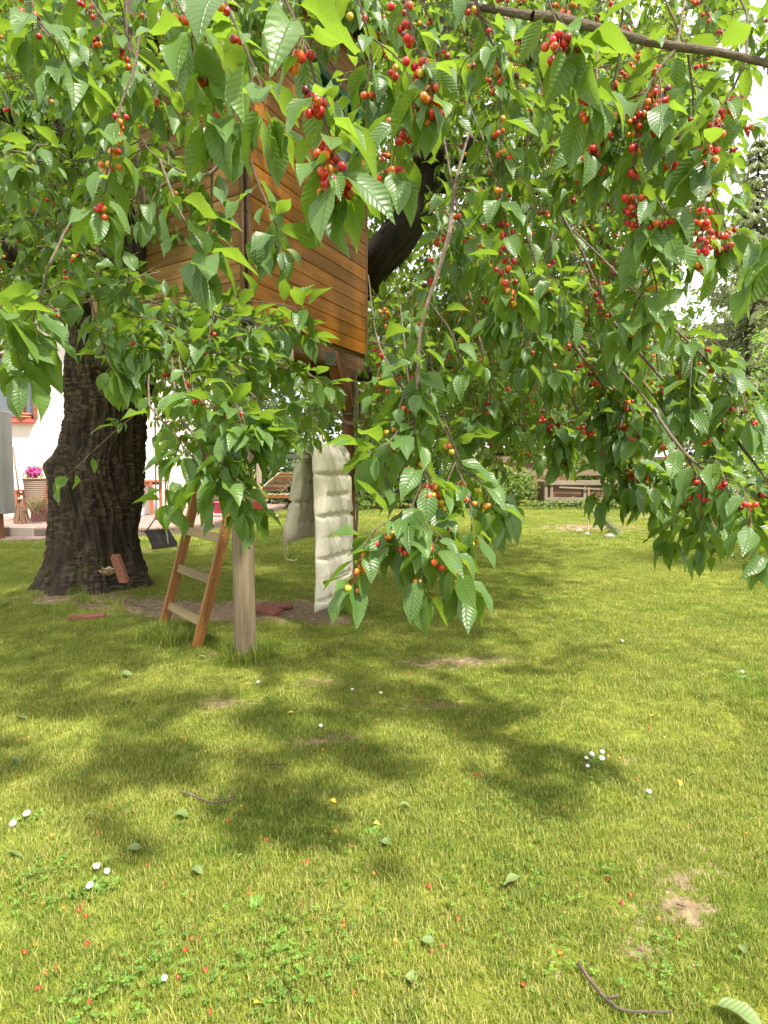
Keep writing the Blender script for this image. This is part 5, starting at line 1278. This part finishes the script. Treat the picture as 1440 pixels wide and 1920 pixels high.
shrub('blossom_shrub', (11.9,19.9,1.2), (1.3,1.0,1.3), 1500, .07, 'shrubleaf', 'light green leafy shrub growing through the white blossom', 'shrub', seed=12)
tr_list = [
 ((24,36,8.5),(7,3,8.0),6000,.26,'shrubleaf','tall pale green tree beyond the spruces at the right'),
 ((13,38,7.5),(6,3,6.5),5200,.25,'shrubleaf','pale green tree between the spruces and the cherry crown'),
 ((5,33,7.6),(5.5,3,5.0),5200,.22,'darkshrub','tall dark tree far behind the cherry crown'),
 ((-1,34,8.0),(5,3,5.0),4200,.22,'shrubleaf','tall pale tree far behind the right treehouse post'),
 ((-5,29,4.2),(4.5,3,3.8),5200,.17,'darkshrub','dark broad tree behind the treehouse at left'),
 ((2,31,4.2),(4.8,3,4.0),5600,.17,'shrubleaf','yellow green tree behind the far shrubs in the middle'),
 ((9,32,4.6),(4.8,3,4.4),5600,.17,'shrubleaf','light green tree behind the shed and fence'),
 ((15.5,27,3.6),(3.2,2.5,3.4),4600,.13,'darkshrub','dark leafy tree behind the right table'),
 ((21,27,4.2),(3.6,2.5,4.2),3600,.14,'shrubleaf','broad tree at the far right edge of the garden'),
 ((-12,32,4.8),(5,3,4.8),3600,.18,'darkshrub','dark tree rising behind the white house')]
for i, (c, r, n, s, m, lb) in enumerate(tr_list): shrub('broadleaf_tree', c, r, n, s, m, lb, 'tree', 'trees behind the garden', seed=20+i*2.3, crown='crown')
# bright hazel at the right edge
for (c, r, n, lb) in (((6.3,8.6,2.6),(1.35,1.1,1.5),3400,'bright green hazel bush at the right edge, in front of the spruces'), ((7.4,10.5,1.5),(1.5,1.1,1.4),2600,'lower bright green bush under the hazel at the right edge')):
    t = thing('hazel_bush', lb, 'bush', (c[0], c[1], 0)); v = []
    V = Leaves()
    for _ in range(n):
        d = rv(1).normalized()*(.5+.5*random.random()); k = 1+.3*fnoise(d.x*2.5, d.y*2.5, d.z*2.5+c[0]); p = Vector((c[0]+d.x*r[0]*k, c[1]+d.y*r[1]*k, c[2]+d.z*r[2]*k))
        dd = (d*.7+DOWN*.5+rv(.35)).normalized(); V.add(p, dd, UPV+d*.6+rv(.3), random.uniform(.07,.12), random.random())
    v, f, u, tt_ = bake(T_L, V.p, V.d, V.n, V.L, V.t); v2 = v; raw('foliage', v2, f, u, M['hazel'], t, tt_, 'stuff')
    mb = MB()
    for k in range(5):
        e = Vector((c[0]+random.uniform(-.7,.7)*r[0], c[1]+random.uniform(-.4,.4), c[2]+random.uniform(0,.7)*r[2])); mb.tube(spline([Vector((c[0]+random.uniform(-.15,.15), c[1], 0)), Vector((c[0], c[1], c[2]*.5))+rv(.12), e], 10), [.03*(1-i/12) for i in range(11)], 7)
    mb.build('stems', M['bgtrunk'], t, smooth=True)
# spruces
def spruce(x, y, H, Rb, label, seed):
    t = thing('spruce', label, 'tree', (x, y, 0), 'spruces at the right'); mb = MB(); mb.tube([Vector((x,y,0)), Vector((x,y,H*.5)), Vector((x,y,H))], [.28,.16,.02], 8); mb.build('trunk', M['bgtrunk'], t, smooth=True)
    V = []; Fc = []; T = []; bm_ = MB(); z = 1.2
    while z < H-.2:
        rr = Rb*(1-z/H)**.75; nb_ = random.randint(6, 8)
        for k in range(nb_):
            a = random.random()*6.28; ll = rr*random.uniform(.7, 1.1); tt_ = random.random()
            pts_ = [Vector((x+math.cos(a)*ll*q, y+math.sin(a)*ll*q, z-ll*.30*math.sin(q*2.2)+.10*ll*q*q)) for q in (0, .25, .5, .75, 1)]
            bm_.tube(pts_, [.03, .024, .018, .012, .005], 4, cap=False); perp = Vector((-math.sin(a), math.cos(a), 0))
            m = int(14+ll*18)
            for j in range(m):
                q = .12+.88*(j+random.random())/m; p = Vector((x+math.cos(a)*ll*q, y+math.sin(a)*ll*q, z-ll*.30*math.sin(q*2.2)+.10*ll*q*q)); sgn = random.choice((-1,1)); out_ = (Vector((math.cos(a), math.sin(a), 0))*.5+perp*sgn*random.uniform(.2,1)+DOWN*random.uniform(.5,1.4)).normalized(); s_ = random.uniform(.16,.38); w_ = .045
                w3 = out_.orthogonal().normalized()*w_; w3.rotate(Matrix.Rotation(random.random()*6, 3, out_)); o = len(V); V += [p-w3, p+out_*s_*.5-w3*1.2, p+out_*s_, p+out_*s_*.5+w3*1.2]; Fc.append((o,o+1,o+2,o+3)); T += [min(1, max(0, tt_+random.gauss(0,.2)))]*4
        z += random.uniform(.22,.34)
    bm_.build('boughs', M['bgtrunk'], t, kind='stuff'); raw('needles', np.array([tuple(v) for v in V]), np.array(Fc), None, M['spruce'], t, np.array(T), 'stuff')
spruce(14.1, 24.0, 14.0, 3.6, 'tall grey green spruce nearest the cherry crown at the right', 1)
spruce(19.8, 27.5, 17.5, 3.8, 'taller spruce furthest to the right behind the hazel', 2)
spruce(11.8, 34, 13.0, 3.0, 'smaller spruce far behind the lower cherry branches', 3)
# young conifer with stake, sapling, stones
g0 = G(1112, 1002); yc = thing('young_conifer', 'small leaning young conifer tied to a thin stake on bare soil', 'conifer', g0)
mb = MB(); mb.tube([g0+Vector((-.12,0,0)), g0+Vector((-.12,0,.55)), g0+Vector((-.12,0,1.05))], .014, 6); mb.build('stake', M['greywood'], yc)
a_, b_ = g0+Vector((.55,0,.03)), g0+Vector((-.1,0,.60)); mb = MB(); mb.tube([a_, a_.lerp(b_,.5), b_], [.02,.014,.008], 6); mb.build('trunk', M['bgtrunk'], yc)
V = []; Fc = []; T = []
for i in range(1100):
    q = random.random(); p = a_.lerp(b_, q); dv = rv(1).normalized(); s_ = (.20-.11*q)*random.uniform(.4,1); e = p+dv*s_; w3 = dv.orthogonal().normalized()*.007; o = len(V); V += [p-w3, e-w3*.4, e+w3*.4, p+w3]; Fc.append((o,o+1,o+2,o+3)); T += [random.random()]*4
raw('needles', np.array([tuple(v) for v in V]), np.array(Fc), None, M['spruce'], yc, np.array(T), 'stuff')
g1 = G(1246, 1004); sp_ = thing('sapling', 'thin young sapling in the bare strip right of the conifer', 'sapling', g1); mb = MB(); mb.tube([g1, g1+Vector((.02,0,.5)), g1+Vector((0,0,1.05))], [.014,.01,.004], 6); mb.build('trunk', M['bgtrunk'], sp_)
v, f, tt_ = clump_cloud(260, (g1.x, g1.y, .72), (.3,.25,.42), .035, seed=4); raw('crown', v, f, None, M['shrubleaf'], sp_, tt_, 'stuff')
for (px, py, r, lb) in ((1085,998,.10,'pale stone on the soil left of the young conifer'), (1100,1003,.07,'small pale stone beside the young conifer foot'), (1142,1008,.11,'pale stone right of the young conifer')):
    g = G(px, py); g.z = r*.3; stone(g, r, lb, 'stones round the young conifer')
v, f, tt_ = clump_cloud(900, (7.0, 21.2, .18), (2.6,.35,.28), .05, seed=6); o_ = raw('undergrowth', v, f, None, M['shrubleaf'], None, tt_, 'stuff'); tag(o_, 'low weeds and leaves along the foot of the raised bed and fence', 'undergrowth')

# ------------------------------------------------------------------ small things on the lawn
# daisies
dz = thing('daisy', 'white daisy', 'flower', (0,0,0), 'daisies in the lawn'); mb = MB(); n = 15
for k in range(n):
    a = 2*math.pi*k/n; d = Vector((math.cos(a), math.sin(a), 0)); c = Vector((-d.y, d.x, 0)); z = UPV*(.035+random.uniform(-.001,.001))
    mb.add([d*.002+z-c*.0012, d*.008+z-c*.0022+UPV*.001, d*.0125+z-UPV*.001, d*.008+z+c*.0022+UPV*.001, d*.002+z+c*.0012], [(0,1,2,3,4)])
mb.build('petals', M['petal_white'], dz)
mb = MB(); mb.lathe(Vector((0,0,.034)), [(.0038,0),(.0036,.002),(.002,.0035),(.0005,.004)], 10); mb.build('flower_head', M['daisy_yellow'], dz, smooth=True)
mb = MB(); mb.tube([Vector((0,0,-.01)), Vector((.001,0,.015)), Vector((0,0,.034))], .0009, 5); mb.build('stem', M['stalk'], dz)
DA = [(55,1535,1.3,'largest white daisy at the left edge of the lawn'),(28,1549,1.15,'white daisy just below the largest one at the left edge'),(176,1634,1.1,'left white daisy of the pair above the leafy rosette'),(198,1637,.9,'right white daisy of the pair above the leafy rosette'),(174,1668,1.1,'white daisy growing in the leafy rosette at lower left'),
 (600,1366,1.0,'lone white daisy on the lawn below the cushion and post'),(663,1296,1.0,'white daisy nearest below the folded cushion'),(485,1280,.9,'small white daisy just in front of the front post'),
 (1105,1418,1.2,'upper left daisy of the white cluster at right'),(1125,1411,1.0,'top daisy of the white cluster at right'),(1097,1426,1.0,'left daisy of the white cluster at right'),(1128,1424,1.2,'right daisy of the white cluster at right'),(1100,1439,.9,'lowest daisy of the white cluster at right'),
 (1212,1491,1.1,'lone daisy below right of the white daisy cluster'),(1163,1205,1.1,'far lone daisy high on the right lawn'),(1388,1262,1.0,'far right daisy beside the pale weeds'),(712,1300,.9,'small daisy right of the one below the cushion'),(308,1842,.8,'tiny daisy near the lower left of the lawn')]
first = True
for (px, py, s, lb) in DA:
    g = G(px, py+4); g.z = gh(g.x, g.y)
    if first: dz.location = g; dz.scale = (s,)*3; dz['label'] = lb; first = False; o = dz
    else: o = copy_thing(dz, g, random.random()*6, s, lb)
    o.rotation_euler = (random.uniform(.2,.6), random.uniform(-.3,.3), random.random()*.5)
# fallen cherries
fch = {}
RIPE = {'yellow': .05, 'orange': .30, 'red': .70, 'dark red': .92}
LM = [(55,1535,'the large daisy at the left edge'),(187,1636,'the daisy pair at lower left'),(174,1668,'the daisy in the leafy rosette'),(600,1366,'the lone daisy below the cushion'),(663,1296,'the daisy nearest the cushion'),
 (1110,1425,'the white daisy cluster'),(1212,1491,'the lone daisy beside the daisy cluster'),(325,1540,'the large pale fallen leaf'),(390,1503,'the twig on the left lawn'),(714,1588,'the dark centre leaf'),(750,1520,'the small centre leaf'),
 (757,1846,'the dark leaf at bottom centre'),(1140,1880,'the long twig at bottom right'),(1275,1712,'the bare soil patch at lower right'),(1274,1481,'the bright yellow leaf'),(460,1236,'the front post foot'),(152,1465,'the upright leaf at left'),
 (362,1640,'the curled leaf at lower left'),(955,1668,'the short reddish twig'),(605,1390,'the bare streak below the post'),(200,1885,'the bottom left clover'),(540,1790,'the bottom centre clover'),(308,1842,'the tiny lower left daisy'),(820,1245,'the bare patch under the hanging shoot'),(1345,1908,'the big leaf at the bottom edge')]
seen_lb = set()
def where(px, py, kind):
    for far in range(3):
        for (lx, ly, nm) in sorted(LM, key=lambda q: (q[0]-px)**2+(q[1]-py)**2)[far:far+1]:
            dx, dy = px-lx, py-ly; dist = math.hypot(dx, dy)
            v = '' if abs(dy) < .4*abs(dx) else ('below' if dy > 0 else 'above'); h = '' if abs(dx) < .4*abs(dy) else ('right' if dx > 0 else 'left')
            dr_ = (v+' '+h).strip()+(' of' if h else ''); pre = 'just ' if dist < 45 else ('' if dist < 90 else ('some way ' if dist < 140 else 'well '))
            lb = kind+' fallen cherry '+pre+dr_+' '+nm
            if lb not in seen_lb: seen_lb.add(lb); return lb
    return None
def fallen_cherry(px, py, kind, s=1.0):
    g = G(px, py); g.z = gh(g.x, g.y)+.006
    if kind not in fch:
        t = thing('fallen_cherry', '', 'cherry', (0,0,0)); 
        f_ = raw('fruit', BH_[0]*.0095, BH_[1], None, M['cherry'], t, np.full(len(BH_[0]), RIPE[kind])); mb = MB(); mb.tube(spline([Vector((0,0,.008)), Vector((.012,.004,.012)), Vector((.03,.008,.004))], 6), .0008, 5); mb.build('stalk', M['stalk'], t); fch[kind] = t; o = t; o.location = g
    else: o = copy_thing(fch[kind], g)
    o.scale = (s*.8,)*3; o.rotation_euler = (random.gauss(0,.8), random.gauss(0,.8), random.random()*6.28)
    lb = where(px, py, kind); o['label'] = lb or (kind+' fallen cherry among others in the grass'); o['group'] = 'cherries fallen on the lawn'
FC = [(40,1392,'red'),(54,1388,'orange'),(38,1459,'red'),(104,1475,'red'),(106,1497,'orange'),(171,1475,'orange'),(223,1475,'red'),(218,1347,'orange'),(270,1345,'orange'),(132,1346,'yellow'),(341,1384,'orange'),(338,1395,'yellow'),(332,1404,'orange'),(385,1411,'orange'),(435,1410,'red'),(454,1411,'orange'),(470,1411,'orange'),(605,1409,'orange'),(604,1395,'orange'),(653,1386,'red'),(681,1406,'red'),(496,1444,'orange'),(499,1330,'orange'),(204,1516,'red'),(205,1529,'orange'),(185,1565,'red'),(97,1570,'orange'),(453,1513,'orange'),(501,1576,'red'),(628,1561,'orange'),(659,1590,'red'),(503,1631,'dark red'),(567,1620,'red'),(576,1617,'red'),(276,1624,'red'),(324,1646,'red'),(308,1659,'red'),(357,1691,'orange'),(154,1701,'red'),(148,1711,'red'),(161,1721,'red'),(81,1698,'orange'),(119,1707,'orange'),(467,1676,'red'),(567,1699,'red'),(594,1721,'red'),(643,1738,'red'),(323,1753,'orange'),(359,1764,'red'),(373,1766,'dark red'),(347,1785,'red'),(385,1823,'red'),(162,1774,'red'),(66,1775,'orange'),(47,1790,'red'),(85,1829,'red'),(105,1819,'red'),(229,1802,'red'),(72,1858,'red'),(169,1884,'red'),(395,1901,'red'),(663,1865,'red'),(620,1787,'dark red'),(334,1836,'red'),
 (892,1455,'red'),(903,1458,'red'),(1148,1466,'dark red'),(1191,1461,'red'),(1140,1419,'orange'),(1162,1422,'yellow'),(1168,1421,'orange'),(1058,1517,'orange'),(1245,1383,'yellow'),(1234,1398,'orange'),(1350,1472,'red'),(1433,1490,'yellow'),(1290,1555,'red'),(1398,1566,'orange'),(1420,1619,'red'),(1148,1607,'red'),(1140,1653,'red'),(804,1665,'red'),(958,1662,'red'),(1080,1666,'red'),(997,1634,'yellow'),(1182,1683,'red'),(1165,1697,'red'),(1170,1749,'red'),(1272,1762,'red'),(1234,1727,'orange'),(858,1726,'red'),(810,1786,'red'),(830,1776,'red'),(741,1766,'orange'),(716,1826,'orange'),(795,1848,'dark red'),(948,1420,'orange'),(935,1314,'orange'),(876,1352,'orange'),(1027,1325,'yellow'),(1040,1341,'red'),(1218,1366,'red'),(1194,1253,'red'),(1044,1224,'orange'),(752,1262,'red'),(766,1261,'red'),(788,1310,'red'),(707,1353,'orange'),(868,1543,'orange'),(1436,1420,'red'),(618,1510,'yellow'),(645,1416,'red'),(428,1540,'red'),(250,1590,'orange'),(540,1470,'orange'),(30,1640,'orange'),(700,1640,'orange'),(905,1705,'orange'),(1050,1790,'orange'),(980,1850,'red')]
for (px, py, k) in FC: fallen_cherry(px, py, k, random.uniform(.85, 1.15))
# fallen leaves
def fallen_leaf(px, py, L, ang, m, label, curl=.35):
    g = G(px, py); g.z = gh(g.x, g.y)+.022
    V = leaf_shape(T_H, .25, random.uniform(.3,.7), curl, .05, random.random()*6)*L; V[:,2] -= V[:,2].min()*.3
    o = raw('fallen_leaf', V, T_H[1], T_H[2], M[m], None, np.full(len(V), random.random())); o.location = g; o.rotation_euler = (random.gauss(0,.35), random.gauss(0,.3), ang); tag(o, label, 'leaf', 'leaves fallen on the lawn')
for a in ((325,1540,.10,.5,'fallen_leaf','large pale green fallen leaf in the left middle of the lawn'),(152,1465,.06,1.6,'fallen_leaf','narrow upright fallen leaf on the bright left lawn'),(20,1435,.09,-.4,'fallen_leaf','curled green fallen leaf at the left edge'),(30,1358,.07,.3,'fallen_leaf','dark green fallen leaf at the far left under the tree'),(12,1615,.07,.1,'fallen_leaf','dark fallen leaf cut by the left edge of the picture'),(362,1640,.06,-.6,'fallen_leaf','green curled fallen leaf right of the leafy rosette'),(240,1602,.06,.1,'fallen_leaf','small dark curled leaf left of the centre lawn'),(195,1248,.08,.6,'fallen_leaf','pale fallen leaf left of the ladder foot'),(230,1270,.09,-.4,'fallen_leaf','long fallen leaf in the shade below the ladder'),(374,1238,.06,.2,'fallen_leaf','light fallen leaf left of the front post foot'),(440,1278,.06,1.0,'fallen_leaf','upright pale fallen leaf in front of the post'),(145,1230,.09,.1,'fallen_leaf','flat pale fallen leaf near the left trunk roots'),(750,1520,.06,.0,'fallen_leaf','small green fallen leaf right of the centre line'),(714,1588,.06,.1,'fallen_leaf','dark green leaf at the centre of the lower lawn'),(757,1846,.07,.3,'fallen_leaf','dark green leaf near the bottom centre'),(790,1775,.05,.1,'fallen_leaf','small dark leaf above the bottom centre one'),(1345,1908,.13,-.5,'fallen_leaf','large grey green leaf cut by the bottom edge at right'),(1398,1805,.05,1.4,'fallen_leaf','small bluish leaf at the lower right'),(1015,1552,.06,-.1,'fallen_leaf','thin pale leaf in the right middle of the lawn'),(958,1192,.08,.0,'fallen_leaf','far flat leaf on the shaded lawn right of the hanging shoot'),(1220,1350,.07,-.1,'yellow_leaf','yellowed fallen leaf on the right lawn'),(1274,1481,.045,1.3,'yellow_leaf','small bright yellow leaf on the right lawn'),(618,1512,.045,.4,'yellow_leaf','small yellow leaf at the centre of the lawn'),(1290,1467,.05,.1,'fallen_leaf','grey green leaf beside the small bright yellow leaf'),(540,1345,.045,.4,'yellow_leaf','yellow leaf in the upper centre of the lawn'),(475,1900,.05,.8,'yellow_leaf','yellow leaf at the bottom left of centre'),(700,1555,.04,.2,'yellow_leaf','tiny yellow leaf above the dark centre leaf'),(480,1130,.08,.5,'fallen_leaf','pale leaf on the bare soil right of the trunk'),(240,1142,.10,.4,'fallen_leaf','long pale green leaf on the soil left of the ladder'),(160,1545,.05,.3,'fallen_leaf','tiny pale leaf on the bright left lawn'),(1070,1268,.06,0,'fallen_leaf','small dark leaf on the far right shade'),(950,1670,.07,.4,'fallen_leaf','brownish curled leaf beside a red cherry')): fallen_leaf(*a)
def twig(pl_, r, label, subs=()):
    pts_ = []
    for (px, py) in pl_: g = G(px, py); pts_.append(Vector((g.x, g.y, gh(g.x, g.y)+.022+random.uniform(-.004,.006))))
    t = thing('fallen_twig', label, 'twig', pts_[0]); mb = MB(); ps = spline(pts_, 24); mb.tube(ps, [r*(1-.5*i/24)*(1+.25*(i % 5 == 0)) for i in range(25)], 7); mb.build('stick', M['twigbark'], t, smooth=True)
    for sb in subs:
        q = [G(*s) for s in sb]; mb = MB(); mb.tube([Vector((g.x, g.y, .03)) for g in q], r*.6, 6); mb.build('side_shoot', M['twigbark'], t, smooth=True)
twig([(338,1491),(365,1500),(400,1512),(430,1510),(442,1504)], .005, 'grey fallen twig on the left middle of the lawn', [[(400,1512),(420,1508)], [(430,1510),(438,1500)]])
twig([(1085,1820),(1110,1855),(1140,1890),(1175,1912),(1260,1915)], .006, 'longest grey fallen twig near the bottom edge at right', [[(1140,1890),(1160,1885)]])
twig([(500,1443),(520,1442),(540,1440)], .004, 'short straight twig beside an orange cherry'); twig([(940,1673),(955,1668),(965,1662)], .004, 'short reddish twig under a curled leaf right of centre'); twig([(1268,1706),(1285,1712)], .004, 'short dark twig on the bare soil patch at lower right')
# clover and rosettes: low ground plants
v_ = []; f_ = []; t_l = []
def clover(px, py, n, r):
    c = G(px, py)
    for _ in range(n):
        x, y = c.x+random.gauss(0, r), c.y+random.gauss(0, r*.8); h = gh(x, y)+random.uniform(.022,.042); a0_ = random.random()*6.28; s = random.uniform(.0045,.0085); tt_ = random.random(); tilt = rv(.15)
        for k in range(3):
            a = a0_+k*2.094; d = Vector((math.cos(a), math.sin(a), tilt.x)); c_ = Vector((-d.y, d.x, tilt.y)); p = Vector((x, y, h)); o = len(v_)
            v_.extend([p, p+d*s-c_*s*.75, p+d*s*1.7, p+d*s+c_*s*.75]); f_.append((o,o+1,o+2,o+3)); t_l.extend([tt_]*4)
for (px, py, n, r) in ((540,1790,150,.10),(590,1830,110,.09),(450,1850,140,.10),(330,1860,60,.07),(260,1880,120,.09),(180,1880,130,.10),(60,1665,160,.12),(30,1700,110,.12),(120,1640,40,.08),(580,1560,70,.1),(1010,1660,90,.12),(960,1700,70,.1),(1120,1640,40,.07),(1240,1790,90,.1),(1010,1560,70,.1),(980,1440,60,.12),(690,1730,70,.1),(300,1800,60,.08),(560,1890,100,.08),(900,1500,50,.1),(1020,1810,60,.07),(1100,1480,60,.12),(830,1390,50,.12),(1240,1860,80,.08),(1390,1270,90,.16),(1340,1230,60,.2),(780,1800,50,.08),(640,1360,60,.14),(660,1640,60,.1),(420,1760,60,.1)): clover(px, py, int(n*.3), r*1.05)
def rosette(px, py, n, r):
    c = G(px, py); c.z = gh(c.x, c.y)+.008
    for k in range(n):
        a = random.random()*6.28; b0 = c+Vector((random.gauss(0,r*.45), random.gauss(0,r*.3), 0)); d = Vector((math.cos(a), math.sin(a), random.uniform(.3,1.0))).normalized(); c_ = Vector((-math.sin(a), math.cos(a), 0)); L = random.uniform(.02,.036); w = L*.24; o = len(v_); tt_ = random.uniform(.5,1)
        v_.extend([b0, b0+d*L*.6-c_*w, b0+d*L, b0+d*L*.6+c_*w]); f_.append((o,o+1,o+2,o+3)); t_l.extend([tt_]*4)
for a in ((178,1672,60,.07),(200,1665,30,.04),(65,1535,26,.05),(35,1545,18,.05),(1110,1432,34,.08),(1213,1500,14,.04),(600,1372,12,.05),(700,1568,18,.05),(480,1700,16,.04),(1388,1275,40,.1)): rosette(*a)
o_ = raw('ground_cover', np.array([tuple(v) for v in v_]), np.array(f_), None, M['herb'], None, np.array(t_l), 'stuff', smooth=False); tag(o_, 'patches of clover and small leafy rosettes among the lawn grass', 'clover')
